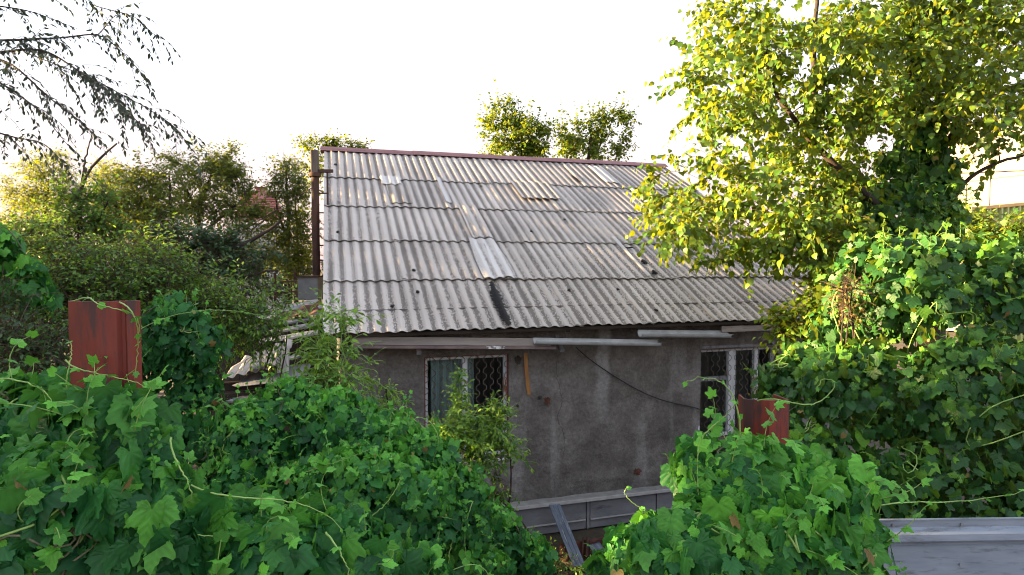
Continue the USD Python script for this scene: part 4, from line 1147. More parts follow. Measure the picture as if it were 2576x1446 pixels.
pbuild = thing('panel_building', 'large cream panelled building in sunlight behind the right tree', 'building')
BD = 34.0
bl_, top_ = at(2380, 312, BD), at(2400, 318, BD)[2]
bdir = norm(np.array([0.93, 0.30, 0]) * 0 + RIGHT * 0.94 + FWD * -0.34)
bn = norm(np.cross(bdir, UP))
cw, chh = 2.1, 2.6
nrow = int(top_ / chh) + 1
obj(pbuild, 'backing_wall', beam(np.array([bl_[0], bl_[1], top_ / 2]) - bn * 2.2 - bdir * 0.0, np.array([bl_[0], bl_[1], top_ / 2]) - bn * 2.2 + bdir * cw * 9, 4.0, top_, bevel=False), JOINT)
if (bn @ (EYE - bl_)) < 0:
    bn = -bn
for i in range(9):
    for j in range(nrow):
        z1_ = top_ - j * chh - 0.02; z0_ = max(0.05, z1_ - chh + 0.05)
        p = np.array([bl_[0], bl_[1], (z0_ + z1_) / 2]) + bdir * (i * cw + 0.02)
        obj(pbuild, 'wall_panel', beam(p, p + bdir * (cw - 0.05), 0.10, z1_ - z0_, bevel=False), CREAM)
p = np.array([bl_[0], bl_[1], top_ + 0.1])
obj(pbuild, 'parapet', beam(p - bdir * 0.1, p + bdir * (cw * 9 + 0.1), 0.3, 0.2), CREAM)

lf = thing('lime_fence', 'yellow green corrugated metal fence below the cream building', 'fence')
LD = 21.0
la = at(2440, 530, LD); lb = at(2760, 500, LD + 1.0)
u = np.linspace(0, 1, 200)
pos = la[None] + (lb - la)[None] * u[:, None]
off = np.clip(1.6 * np.sin(u * 2 * np.pi * 22), -1, 1) * 0.05
ln_ = norm(np.cross(lb - la, UP))
tp = pos + off[:, None] * ln_
bt = tp.copy(); bt[:, 2] = 0.0
k = np.arange(199)
obj(lf, 'corrugated_sheet', (np.vstack([tp, bt]), np.stack([k, k + 1, k + 201, k + 200], 1)), LIME, smooth=40)
obj(lf, 'top_rail', beam(la + UP * 0.06 - ln_ * 0.02, lb + UP * 0.06 - ln_ * 0.02, 0.16, 0.12), ORANGE)
for k, (ya, yb) in enumerate(((465, 440), (552, 549))):
    c = curve([at(2330, ya + 12, 14), at(2450, (ya + yb) / 2 + 3, 15), at(2640, yb - 6, 16)], 12)
    obj('/World', 'power_line', tube(c, 0.006, 4), CABLE, label=('upper' if k == 0 else 'lower') + ' thin wire crossing in front of the cream building', cat='wire')

# ------------------------------------------------------------------ climbing hops
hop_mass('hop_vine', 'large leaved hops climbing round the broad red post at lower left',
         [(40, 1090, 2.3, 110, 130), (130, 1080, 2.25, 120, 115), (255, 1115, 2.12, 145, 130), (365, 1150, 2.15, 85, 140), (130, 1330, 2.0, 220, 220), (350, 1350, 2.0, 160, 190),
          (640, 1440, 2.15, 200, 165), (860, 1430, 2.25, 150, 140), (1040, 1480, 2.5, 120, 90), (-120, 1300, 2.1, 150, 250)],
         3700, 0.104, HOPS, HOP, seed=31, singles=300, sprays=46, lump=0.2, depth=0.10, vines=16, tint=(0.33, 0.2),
         tendrils=[([(300, 760, 2.1), (335, 790, 2.06), (347, 830, 2.1), (340, 950, 2.16)], 0.0035), ([(172, 762, 2.2), (230, 752, 2.12), (260, 770, 2.06), (330, 790, 2.06), (348, 840, 2.1)], 0.0035),
                   ([(180, 1010, 2.15), (172, 930, 2.1), (180, 880, 2.12), (175, 860, 2.14)], 0.004), ([(165, 905, 2.12), (225, 935, 2.05), (300, 950, 2.03), (370, 975, 2.05)], 0.0035),
                   ([(-20, 955, 2.1), (60, 960, 2.05), (110, 985, 2.05), (140, 1030, 2.05)], 0.0045), ([(430, 1100, 2.0), (450, 1170, 1.98), (480, 1230, 1.98), (440, 1290, 2.0)], 0.0045),
                   ([(480, 1220, 2.0), (600, 1250, 2.05), (720, 1260, 2.1), (860, 1330, 2.15)], 0.004), ([(820, 1340, 2.05), (855, 1390, 2.0), (880, 1450, 2.0)], 0.005), ([(300, 1250, 1.95), (440, 1330, 1.95), (560, 1350, 2.0)], 0.004)],
         flowers=24)
hop_mass('hop_vine', 'bright hops round the narrow dark red post at lower right',
         [(1880, 1230, 2.45, 170, 120), (1770, 1200, 2.5, 75, 100), (2050, 1270, 2.4, 150, 110), (1640, 1390, 2.55, 110, 90), (1880, 1400, 2.3, 290, 150), (2120, 1390, 2.4, 115, 110), (1990, 1200, 2.5, 90, 70), (1560, 1440, 2.8, 90, 50)],
         2500, 0.092, HOPS, HOP, seed=32, singles=300, sprays=34, lump=0.2, depth=0.09, vines=14, tint=(0.48, 0.22),
         tendrils=[([(1860, 1110, 2.4), (1855, 1030, 2.35), (1820, 965, 2.35), (1770, 950, 2.35), (1722, 962, 2.35)], 0.0045), ([(1760, 1150, 2.45), (1775, 1090, 2.4), (1830, 1040, 2.38), (1855, 1010, 2.36)], 0.004),
                   ([(1905, 1008, 2.6), (1990, 1012, 2.5), (2050, 1015, 2.5), (2090, 985, 2.5), (2100, 960, 2.5), (2075, 955, 2.5), (2060, 985, 2.5)], 0.0042),
                   ([(2150, 1290, 2.4), (2260, 1265, 2.45), (2380, 1262, 2.5), (2500, 1250, 2.5), (2620, 1225, 2.5)], 0.004), ([(1960, 1330, 2.25), (2010, 1290, 2.25), (2040, 1240, 2.3)], 0.004),
                   ([(1640, 1310, 2.6), (1600, 1270, 2.6), (1572, 1240, 2.6), (1580, 1225, 2.6)], 0.0035), ([(1700, 1260, 2.5), (1690, 1180, 2.5), (1675, 1140, 2.5)], 0.0035), ([(1790, 1330, 2.2), (1880, 1360, 2.2), (2000, 1330, 2.2)], 0.004)],
         flowers=20)
hop_mass('hop_vine', 'mound of hops between the collapsed shed and the left window',
         [(640, 1110, 4.4, 120, 110), (740, 1050, 4.5, 130, 95), (850, 1090, 4.4, 120, 110), (960, 1130, 4.4, 130, 110), (1050, 1190, 4.3, 110, 120), (1130, 1290, 4.4, 120, 130), (900, 1300, 4.0, 280, 170),
          (1230, 1350, 4.6, 100, 90), (1310, 1410, 4.8, 90, 60), (590, 1260, 4.2, 90, 120), (1100, 1440, 4.2, 200, 80)],
         12500, 0.068, HOPS_LOW, HOP, seed=33, singles=300, sprays=150, lump=0.26, depth=0.14, vines=18, tint=(0.26, 0.18), light_top=0.55,
         tendrils=[([(760, 1190, 3.9), (850, 1160, 3.8), (930, 1130, 3.8)], 0.005), ([(860, 1290, 3.7), (930, 1300, 3.65), (990, 1240, 3.7), (1010, 1200, 3.75)], 0.006), ([(1040, 1260, 3.9), (1060, 1330, 3.8), (1090, 1400, 3.8)], 0.005),
                   ([(1090, 1150, 4.2), (1080, 1060, 4.2), (1050, 1050, 4.2), (1030, 1080, 4.2)], 0.004), ([(1190, 1260, 4.2), (1170, 1340, 4.1), (1180, 1430, 4.1)], 0.005), ([(1170, 1310, 4.0), (1130, 1390, 3.9), (1140, 1446, 3.9)], 0.007)],
         flowers=60)
hop_mass('hop_vine', 'hops hanging over the bush behind the broad red post',
         [(430, 830, 5.2, 85, 70), (500, 860, 5.2, 70, 70), (420, 930, 5.3, 90, 70), (480, 1000, 5.3, 80, 80), (370, 880, 5.2, 60, 70), (500, 1100, 5.2, 80, 80)],
         2000, 0.085, HOPS_LOW, HOP, seed=34, singles=200, sprays=46, lump=0.4, depth=0.16, vines=8, tint=(0.18, 0.16),
         tendrils=[([(350, 830, 5.0), (450, 790, 5.0), (560, 780, 5.0), (680, 800, 5.0)], 0.005)], flowers=30)
hop_mass('hop_vine', 'bright green hops hanging at the left edge of the picture',
         [(10, 640, 4.6, 60, 70), (60, 700, 4.6, 60, 55), (-60, 640, 4.8, 90, 120), (100, 760, 4.8, 50, 40)],
         500, 0.10, HOPS_LOW, HOP, seed=35, singles=100, depth=0.14, vines=5, tint=(0.5, 0.2), flowers=16)

# ------------------------------------------------------------------ the vine wall on the right
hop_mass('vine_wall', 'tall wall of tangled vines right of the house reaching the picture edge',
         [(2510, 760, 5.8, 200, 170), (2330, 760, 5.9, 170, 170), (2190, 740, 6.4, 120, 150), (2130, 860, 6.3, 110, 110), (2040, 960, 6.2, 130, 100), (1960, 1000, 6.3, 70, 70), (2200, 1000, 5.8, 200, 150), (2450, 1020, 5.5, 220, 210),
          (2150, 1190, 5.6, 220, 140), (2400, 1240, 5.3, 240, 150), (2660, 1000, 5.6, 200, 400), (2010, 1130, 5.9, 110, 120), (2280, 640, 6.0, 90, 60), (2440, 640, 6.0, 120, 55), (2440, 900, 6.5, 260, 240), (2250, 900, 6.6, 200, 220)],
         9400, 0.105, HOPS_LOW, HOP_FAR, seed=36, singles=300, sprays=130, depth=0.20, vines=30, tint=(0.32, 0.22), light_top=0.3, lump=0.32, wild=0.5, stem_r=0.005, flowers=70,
         tendrils=[([(2120, 720, 6.0), (2100, 800, 6.0), (2120, 870, 6.0), (2080, 905, 6.1)], 0.012), ([(2150, 830, 5.9), (2170, 900, 5.9), (2140, 960, 6.0)], 0.008)])
hop_mass('trunk_vine', 'vine wrapped thickly round the trunk of the big right tree',
         [(2350, 560, 8.4, 75, 70), (2335, 470, 8.6, 75, 75), (2320, 380, 8.7, 65, 75), (2250, 500, 8.6, 80, 55), (2180, 540, 8.4, 70, 50), (2270, 420, 8.6, 70, 40), (2310, 300, 8.8, 45, 60), (2385, 440, 8.6, 40, 70), (2290, 590, 8.0, 120, 45), (2312, 220, 8.85, 32, 60), (2308, 130, 8.9, 28, 60)],
         2900, 0.13, HOPS_LOW, HOP_FAR, seed=37, singles=150, depth=0.2, vines=14, tint=(0.42, 0.2), light_top=0.2, lump=0.3, wild=0.6, sprays=60)

# ------------------------------------------------------------------ the big tree on the right
rng = np.random.default_rng(77)
cl = []
for x, y in ((1760, 40), (1775, 120), (1745, 170), (1820, 60), (1880, 40), (1940, 40), (1810, 200), (1860, 130), (1930, 130), (1760, 290), (1800, 280), (1860, 240), (1930, 220), (2000, 170), (1780, 370), (1840, 350), (1910, 320), (1970, 290), (2030, 260),
             (1790, 460), (1850, 430), (1920, 400), (1990, 370), (2050, 330), (1650, 450), (1690, 500), (1660, 520), (1740, 530), (1800, 540), (1870, 520), (1940, 480), (2000, 450), (2060, 420), (2110, 380), (1680, 580), (1720, 600), (1780, 600), (1850, 590), (1920, 570), (1990, 540),
             (2090, 40), (2150, 40), (2210, 50), (2260, 30), (2330, 50), (2390, 40), (2450, 60), (2520, 50), (2570, 90), (2120, 110), (2180, 130), (2240, 140), (2310, 140), (2370, 130), (2430, 160), (2500, 150), (2560, 180), (2150, 200), (2200, 240), (2270, 210), (2340, 220), (2400, 230), (2470, 240), (2540, 260),
             (2130, 290), (2180, 330), (2340, 290), (2400, 310), (2460, 310), (2530, 320), (2100, 470), (2040, 570), (2200, 90), (2290, 90), (2300, 190), (2350, 170), (2250, 260), (2330, 100), (2300, 20), (2070, 90), (2080, 180), (1900, 90), (1830, 120), (1890, 180), (1960, 80), (2010, 110), (2480, 100), (2540, 20), (2420, 110), (1890, 290), (1820, 420), (1960, 340), (1880, 470), (2010, 490), (1830, 500), (1750, 580), (1960, 560), (2160, 400)):
    cl.append((at(x + rng.normal(0, 12), y + rng.normal(0, 12), 8.2 + rng.normal(0, 0.75) + (0.6 if x > 2200 else 0)), 0.46))
for _ in range(34):
    cl.append((at(rng.uniform(2030, 2560), rng.uniform(-10, 300), 8.4 + rng.normal(0, 0.7)), 0.42))
for x, y in ((2000, 600), (2050, 560), (2110, 540), (2080, 600), (2140, 640), (2100, 680), (2160, 580), (1960, 610), (2040, 660), (2120, 470), (2170, 440)):
    cl.append((at(x, y, 7.5 + rng.normal(0, 0.25)), 0.34))
for x, y, d in ((1770, 665, 7.6), (1840, 650, 7.4), (1930, 640, 7.6), (2010, 650, 7.3), (2060, 710, 7.0), (2080, 640, 7.2), (2130, 610, 7.4)):
    cl.append((at(x, y, d), 0.30))
for x, y in ((2510, 365), (2590, 345), (2650, 200), (2700, 80), (2650, 20), (2450, -80), (2300, -120), (2150, -110), (2000, -80), (1880, -60), (2400, -220), (2200, -240), (2550, -120)):
    cl.append((at(x, y, 8.6 + rng.normal(0, 0.6)), 0.45))
trunk_base = at(2345, 640, 8.7)
tree('broad_leaved_tree', 'tall sunlit broad leaved tree filling the upper right of the picture', 'tree',
     [([np.array([trunk_base[0], trunk_base[1], -0.1]), at(2345, 640, 8.7), at(2335, 480, 8.75), at(2315, 320, 8.8), at(2305, 150, 8.9), at(2320, -40, 9.0), at(2330, -220, 9.0)], 0.20, 0.05),
      ([at(2320, 620, 8.6), at(2200, 512, 8.3), at(2120, 435, 8.2), at(2060, 375, 8.2), at(1990, 290, 8.2), at(1920, 180, 8.3)], 0.075, 0.018),
      ([at(2060, 375, 8.2), at(2050, 280, 8.3), at(2048, 160, 8.4), at(2052, 30, 8.5), at(2060, -90, 8.5)], 0.05, 0.02),
      ([at(2370, 540, 8.7), at(2420, 470, 8.6), at(2480, 420, 8.6), at(2560, 395, 8.6), at(2640, 370, 8.6)], 0.035, 0.012),
      ([at(2330, 420, 8.8), at(2400, 330, 8.7), at(2450, 250, 8.7), at(2520, 200, 8.6)], 0.05, 0.015)],
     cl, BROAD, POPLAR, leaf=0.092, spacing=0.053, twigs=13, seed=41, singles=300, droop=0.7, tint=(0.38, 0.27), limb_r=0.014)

# ------------------------------------------------------------------ elm reaching in at upper left, its trunk left of the picture
rng = np.random.default_rng(51)
elm = thing('elm_tree', 'drooping elm branches with dark leaves against the sky at upper left', 'tree')
eb = at(-900, 760, 4.6)
obj(elm, 'trunk', tube(curve([np.array([eb[0], eb[1], 1.0]), at(-900, 500, 4.7), at(-820, 300, 4.8), at(-760, 0, 4.9), at(-700, -300, 5.0)], 14), np.linspace(0.17, 0.07, 14), 9), BARK, smooth=True)
hub, hub2, hub3 = at(-860, 400, 4.75), at(-820, 300, 4.8), at(-790, 150, 4.85)
lines = [
    (hub2, [(-400, 180, 4.7), (0, 132, 4.5), (110, 128, 4.4), (200, 180, 4.3), (270, 230, 4.3), (330, 290, 4.2), (385, 332, 4.2)], 26),
    (None, [(60, 130, 4.45), (150, 165, 4.4), (235, 200, 4.35), (330, 250, 4.3), (400, 290, 4.3), (440, 322, 4.3), (475, 365, 4.3)], 30),
    (hub3, [(-400, 60, 4.6), (-60, 100, 4.5), (90, 98, 4.4), (180, 92, 4.4), (245, 88, 4.4), (295, 120, 4.35), (340, 165, 4.3), (378, 210, 4.3)], 20),
    (hub3, [(-400, -60, 4.6), (-40, 10, 4.5), (60, 25, 4.5), (125, 45, 4.5), (190, 70, 4.5)], 12),
    (hub3, [(-300, -150, 4.6), (40, -40, 4.5), (140, 0, 4.5), (180, 30, 4.5)], 8),
    (hub3, [(-300, -200, 4.6), (100, -70, 4.5), (215, -10, 4.5), (245, 35, 4.5)], 8),
    (hub2, [(-400, 160, 4.6), (0, 150, 4.5), (70, 195, 4.4), (130, 250, 4.4), (185, 292, 4.4), (235, 335, 4.4), (275, 375, 4.4)], 20),
    (hub2, [(-400, 210, 4.6), (-30, 195, 4.5), (50, 240, 4.5), (110, 290, 4.5), (150, 340, 4.5), (195, 385, 4.5)], 15),
    (hub, [(-400, 330, 4.6), (-20, 330, 4.5), (50, 348, 4.45), (110, 362, 4.4), (150, 400, 4.4), (172, 430, 4.4)], 14),
    (None, [(240, 90, 4.4), (270, 60, 4.4), (290, 40, 4.4), (305, 90, 4.4)], 6),
    (None, [(230, 10, 4.6), (300, 30, 4.6), (350, 50, 4.6), (375, 75, 4.6), (405, 92, 4.6)], 5),
    (hub3, [(-500, 0, 4.8), (-200, 80, 4.8), (-80, 180, 4.7), (-20, 300, 4.6)], 12),
]
el, tw = [], []
for start, pts, k in lines:
    p = [at(*q) for q in pts]
    if start is not None:
        p = [start] + p
    c = curve(p, 60)
    n = len(c)
    obj(elm, 'branch', tube(c, np.linspace(0.018 if start is not None else 0.004, 0.0014, n), 5), TWIG, smooth=True)
    s0 = 0.5 if start is not None else 0.15
    el.append(leaves_along(c, 0.026, 0.048, rng, 0.5, s0, 0.8, tint=(0.3, 0.2), tip_light=0.2))
    for _ in range(int(k * 1.5)):
        i = rng.integers(int(n * s0), n - 2)
        t = norm(c[min(i + 3, n - 1)] - c[i])
        dr = norm(t * 0.9 + rng.normal(0, 0.45, 3) - UP * 0.25); ln = rng.uniform(0.08, 0.34)
        q = curve([c[i], c[i] + dr * ln * 0.5, c[i] + dr * ln - UP * 0.25 * ln], 6)
        tw.append(tube(q, 0.0016, 3, False))
        el.append(leaves_along(q, 0.027, 0.044, rng, 0.5, 0.1, 0.8, tint=(0.3, 0.2)))
obj(elm, 'twigs', join(tw), TWIG, kind='stuff')
foliage(elm, merge(el), SLIM, ELM_DARK, 300, 52)
# the rest of its crown, outside the picture
cl = blobs_to_clusters([(-700, 200, 4.8, 330, 260, 26), (-700, -150, 5.0, 350, 250, 26), (-1000, 300, 4.8, 300, 300, 20)], rng, 0.42)
for c, r in cl:
    pass
lv = []
for c, r in cl:
    for _ in range(6):
        dr = norm(rng.normal(0, 1, 3)); q = curve([c - dr * 0.2, c + dr * r * 0.5, c + dr * r - UP * 0.15], 5)
        lv.append(leaves_along(q, 0.05, 0.07, rng, 0.6, 0.1, 0.8, tint=(0.3, 0.2)))
foliage(elm, merge(lv), SMALL, ELM_DARK, 0, 53, mass_name='outer_foliage')

# ------------------------------------------------------------------ trees behind the ridge
def upright(name, label, base, blobs, shoots, d, seed, kit=SMALL_BROAD, mat=POPLAR, leaf=0.145, twigs=9, spacing=0.085, tint=(0.26, 0.24), r=None, sprig=0.62):
    rng = np.random.default_rng(seed)
    cl = blobs_to_clusters(blobs, rng, r)
    b = at(base[0], base[1], d)
    root = tree(name, label, 'tree', [([np.array([b[0], b[1], 0.0]), b, at(base[0] + 6, base[1] - 70, d)], 0.13, 0.05)], cl, kit, mat, leaf=leaf, spacing=spacing, twigs=twigs, seed=seed, tint=tint, limb_r=0.012, side=True)
    ls, ts = [], []
    for (x0, y0, x1, y1) in shoots:
        q = curve([at(x0, y0, d), at((x0 + x1) / 2 + rng.normal(0, 3), (y0 + y1) / 2, d), at(x1, y1, d)], 8)
        ts.append(tube(q, np.linspace(0.008, 0.003, 8), 4, False))
        ls.append(leaves_along(q, spacing * 0.7, leaf * 0.9, rng, 0.2, 0.0, 0.9, tint=tint))
    for i_ in rng.permutation(len(cl))[:26]:
        c_, r_ = cl[i_]
        out = norm(c_ - at(base[0], base[1] + 30, d)); ln = rng.uniform(0.6, 1.25) * sprig
        q = curve([c_, c_ + (UP * 0.9 + out * 0.5) * ln * 0.5, c_ + (UP + out * 0.45) * ln + rng.normal(0, 0.06, 3)], 7)
        ts.append(tube(q, np.linspace(0.008, 0.003, 7), 4, False))
        ls.append(leaves_along(q, spacing * 0.75, leaf * 0.9, rng, 0.2, 0.1, 0.9, tint=tint))
    if ls:
        obj(root, 'shoots', join(ts), TWIG, kind='stuff')
        foliage(root, merge(ls), kit, mat, 0, seed, mass_name='shoot_leaves')
    return root


upright('garden_tree', 'left one of two leafy tree tops rising behind the roof ridge', (1310, 400),
        [(1240, 320, 22, 30, 40, 8), (1300, 340, 22, 60, 45, 22), (1360, 350, 22, 45, 40, 14), (1265, 270, 22, 25, 25, 4), (1240, 370, 22, 30, 20, 5), (1330, 375, 22, 60, 20, 10)],
        [(1250, 300, 1210, 240), (1255, 290, 1232, 235), (1275, 290, 1290, 250), (1280, 300, 1300, 255), (1330, 330, 1340, 290), (1345, 330, 1358, 285), (1225, 310, 1205, 290), (1240, 340, 1206, 345), (1385, 330, 1392, 300), (1300, 310, 1320, 268)], 22, 61, r=0.42)
upright('garden_tree', 'right one of two leafy tree tops rising behind the roof ridge', (1480, 410),
        [(1440, 340, 23, 35, 35, 12), (1470, 370, 23, 40, 25, 10), (1520, 320, 23, 40, 30, 12), (1565, 310, 23, 25, 30, 7), (1540, 380, 23, 45, 20, 10), (1430, 385, 23, 25, 15, 4)],
        [(1430, 310, 1412, 255), (1440, 310, 1420, 275), (1470, 320, 1465, 262), (1490, 310, 1492, 265), (1520, 300, 1520, 258), (1530, 300, 1535, 262), (1560, 290, 1558, 270), (1580, 290, 1604, 268), (1590, 330, 1600, 290), (1500, 300, 1508, 275)], 23, 62, r=0.42)
upright('garden_tree', 'leafy crown poking up behind the rusty pipe top', (835, 420),
        [(780, 365, 17, 24, 18, 7), (840, 365, 17, 24, 16, 7), (890, 372, 17, 35, 12, 8), (790, 430, 17, 30, 40, 10), (760, 520, 16, 22, 60, 10), (770, 620, 15, 20, 50, 8)],
        [(820, 360, 832, 325), (790, 350, 800, 340), (900, 365, 930, 360)], 17, 63, r=0.34, leaf=0.09, tint=(0.42, 0.2), sprig=0.22)

# ------------------------------------------------------------------ orchard on the left
def orchard(name, label, stems, blobs, seed, kit=SMALL, mat=APPLE, leaf=0.082, spacing=0.05, twigs=10, tint=(0.46, 0.24), r=0.42, bare=1, **kw):
    rng = np.random.default_rng(seed)
    return tree(name, label, 'tree', [([at(*p) for p in s[0]], s[1], s[2]) for s in stems], blobs_to_clusters(blobs, rng, r), kit, mat, leaf=leaf, spacing=spacing, twigs=twigs, seed=seed, tint=tint, bare=bare, **kw)


orchard('apple_tree', 'rounded apple tree with dark forked trunk left of the rusty pipe', [([(505, 900, 13.5), (508, 700, 13.5), (512, 620, 13.6), (500, 540, 13.7), (520, 470, 13.8), (540, 420, 13.8)], 0.09, 0.025), ([(512, 620, 13.6), (540, 560, 13.5), (590, 520, 13.4), (620, 480, 13.4)], 0.05, 0.02), ([(500, 540, 13.7), (470, 480, 13.8), (440, 430, 13.9)], 0.04, 0.015)],
        [(490, 430, 13.8, 55, 40, 18), (550, 430, 13.8, 50, 40, 16), (600, 480, 13.6, 40, 45, 16), (470, 510, 13.8, 50, 40, 14), (540, 520, 13.4, 50, 35, 14), (610, 550, 13.3, 40, 35, 12), (590, 372, 13.8, 14, 10, 2, 0.25), (425, 400, 13.8, 18, 8, 3, 0.28), (570, 395, 13.8, 14, 10, 2, 0.3)], 71)
orchard('pear_tree', 'slender pear tree with upright twigs just left of the rusty pipe', [([(728, 800, 14.5), (726, 600, 14.5), (722, 480, 14.5), (716, 400, 14.6)], 0.07, 0.012), ([(726, 600, 14.5), (700, 530, 14.4), (690, 450, 14.4)], 0.035, 0.01), ([(745, 800, 14.6), (748, 600, 14.6), (742, 500, 14.7)], 0.045, 0.012)],
        [(722, 430, 14.5, 28, 40, 9), (735, 490, 14.4, 35, 40, 12), (690, 480, 14.4, 22, 35, 7), (700, 560, 14.2, 45, 35, 14), (745, 580, 14.2, 35, 50, 14), (690, 640, 14, 60, 45, 18), (755, 680, 13.6, 30, 40, 10)], 72, r=0.36, tint=(0.36, 0.2))
orchard('apple_tree', 'twisted old tree with bare brown branches below the rusty pipe', [([(470, 900, 10.4), (480, 740, 10.3), (500, 690, 10.3), (560, 640, 10.2), (640, 600, 10.2), (705, 555, 10.3)], 0.085, 0.02), ([(480, 740, 10.3), (560, 720, 10.2), (640, 690, 10.1), (700, 680, 10.2)], 0.05, 0.012), ([(480, 740, 10.3), (450, 650, 10.4), (430, 600, 10.4)], 0.05, 0.015), ([(480, 745, 10.2), (580, 735, 10.1), (650, 745, 10.1)], 0.045, 0.01)],
        [(500, 620, 10.3, 75, 35, 18), (420, 620, 10.4, 60, 40, 14), (560, 660, 10.1, 60, 30, 10), (470, 680, 10.2, 60, 40, 12), (640, 640, 10.4, 50, 40, 5), (420, 700, 10.0, 60, 45, 12), (560, 600, 10.4, 50, 25, 8)], 73, mat=DARK, kit=SMALL_BROAD, leaf=0.075, r=0.34, bare=4, tint=(0.4, 0.22))
orchard('plum_tree', 'sunlit yellowish plum tree left of the rounded apple tree', [([(340, 800, 12.5), (345, 620, 12.5), (370, 520, 12.6), (400, 440, 12.7)], 0.07, 0.02), ([(345, 620, 12.5), (300, 540, 12.6), (280, 480, 12.6)], 0.04, 0.015), ([(440, 620, 12.4), (430, 520, 12.4), (425, 440, 12.4)], 0.04, 0.012)],
        [(360, 460, 12.6, 40, 35, 12), (310, 520, 12.5, 50, 40, 14), (380, 530, 12.5, 50, 40, 14), (420, 460, 12.4, 28, 35, 8), (350, 590, 12.2, 70, 40, 16), (430, 560, 12.3, 35, 40, 9)], 74, tint=(0.55, 0.22))
orchard('young_ash_tree', 'thin tree with a bare dark fork under the drooping elm branches', [([(200, 800, 9.0), (202, 640, 9.0), (200, 540, 9.0), (205, 470, 9.0), (240, 410, 9.0), (295, 362, 9.0)], 0.05, 0.012), ([(215, 640, 9.0), (240, 570, 9.0), (270, 510, 9.0)], 0.03, 0.01), ([(203, 480, 9.0), (215, 400, 9.0), (235, 330, 9.0)], 0.02, 0.006)],
        [(180, 560, 9.0, 70, 40, 12), (250, 590, 9.0, 60, 40, 12), (140, 600, 9.0, 60, 35, 10), (250, 500, 9.0, 30, 25, 4), (170, 500, 9.0, 50, 30, 6)], 75, kit=SMALL, mat=SHRUB, leaf=0.075, r=0.34, tint=(0.45, 0.22))
orchard('far_tree', 'olive tree top at far left behind the orchard', [([(110, 800, 22), (112, 560, 22), (120, 450, 22)], 0.15, 0.05)],
        [(120, 430, 22, 60, 40, 22), (60, 480, 22, 60, 50, 22), (150, 490, 22, 60, 50, 20), (30, 560, 21, 80, 60, 20), (120, 580, 20, 80, 50, 20)], 76, mat=APPLE, leaf=0.11, r=0.6, spacing=0.09, bare=0)
orchard('far_tree', 'rounded olive tree top behind the plum tree', [([(260, 800, 20), (262, 560, 20), (265, 470, 20)], 0.12, 0.04)],
        [(255, 440, 20, 40, 25, 12), (290, 480, 20, 60, 45, 20), (240, 520, 19, 50, 40, 14), (330, 560, 19, 80, 40, 18)], 77, mat=APPLE, leaf=0.10, r=0.5, spacing=0.09, bare=0, tint=(0.45, 0.2))
orchard('far_tree', 'low dark tree behind the grey metal box', [([(720, 850, 17), (722, 720, 17), (720, 640, 17)], 0.1, 0.04)],
        [(700, 700, 17, 80, 50, 26), (640, 650, 17, 70, 45, 20), (770, 700, 16.5, 40, 60, 14), (560, 700, 17, 80, 60, 24), (620, 760, 16, 90, 45, 20)], 78, mat=DARK, leaf=0.10, r=0.5, spacing=0.085, bare=0)
orchard('far_tree', 'low dark tree behind the plum tree and the thin fork', [([(300, 850, 17), (302, 720, 17), (300, 620, 17)], 0.1, 0.04)],
        [(300, 640, 17, 110, 60, 34), (150, 660, 17, 110, 60, 30), (430, 660, 17, 90, 60, 26), (20, 650, 17, 90, 70, 24), (250, 750, 16, 180, 50, 30)], 79, mat=APPLE, leaf=0.10, r=0.5, spacing=0.085, bare=0, tint=(0.35, 0.2))

# ------------------------------------------------------------------ shrubs in front of the orchard
def shrub(name, label, base, blobs, seed, kit=SMALL, mat=SHRUB, leaf=0.055, spacing=0.038, twigs=7, tint=(0.45, 0.24), r=0.3, stems=4, singles=0, droop=0.3, **kw):
    rng = np.random.default_rng(seed)
    st = []
    b = at(*base)
    gz = float(ground_z(b[0], b[1]))
    for _ in range(stems):
        q = blobs[rng.integers(len(blobs))]
        t = at(q[0] + rng.normal(0, 0.4) * q[3], q[1] + 0.2 * q[4], q[2])
        f_ = np.array([b[0], b[1], gz - 0.05]) + RIGHT * rng.normal(0, 0.15) + FWD * rng.normal(0, 0.15)
        st.append(([f_, (f_ + t) / 2 + RIGHT * rng.normal(0, 0.12) + UP * 0.25, t], 0.022, 0.006))
    return tree(name, label, 'shrub', st, blobs_to_clusters(blobs, rng, r), kit, mat, leaf=leaf, spacing=spacing, twigs=twigs, seed=seed, tint=tint, limb_r=0.008, parts=('stem', 'branch'), limb_most=16, droop=droop, singles=singles, **kw)


shrub('elm_shrub', 'feathery light green elm shrub filling the left side behind the red post', (180, 1000, 6.0),
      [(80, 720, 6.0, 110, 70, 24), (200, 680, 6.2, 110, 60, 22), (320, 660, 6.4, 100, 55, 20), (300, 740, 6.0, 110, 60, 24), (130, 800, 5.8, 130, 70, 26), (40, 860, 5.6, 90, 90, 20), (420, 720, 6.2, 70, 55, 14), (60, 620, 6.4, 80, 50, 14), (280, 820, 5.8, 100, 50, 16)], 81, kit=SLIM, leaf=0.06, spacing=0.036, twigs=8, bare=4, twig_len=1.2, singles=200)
shrub('elm_shrub', 'dark elm shrub low at the left edge above the hops', (40, 1100, 4.4),
      [(40, 860, 4.4, 80, 60, 16), (110, 890, 4.4, 70, 50, 12), (20, 960, 4.3, 70, 60, 12), (-60, 800, 4.5, 90, 100, 16)], 82, kit=SLIM, mat=ELM, leaf=0.05, r=0.24, tint=(0.35, 0.2), bare=2, twig_len=1.2)
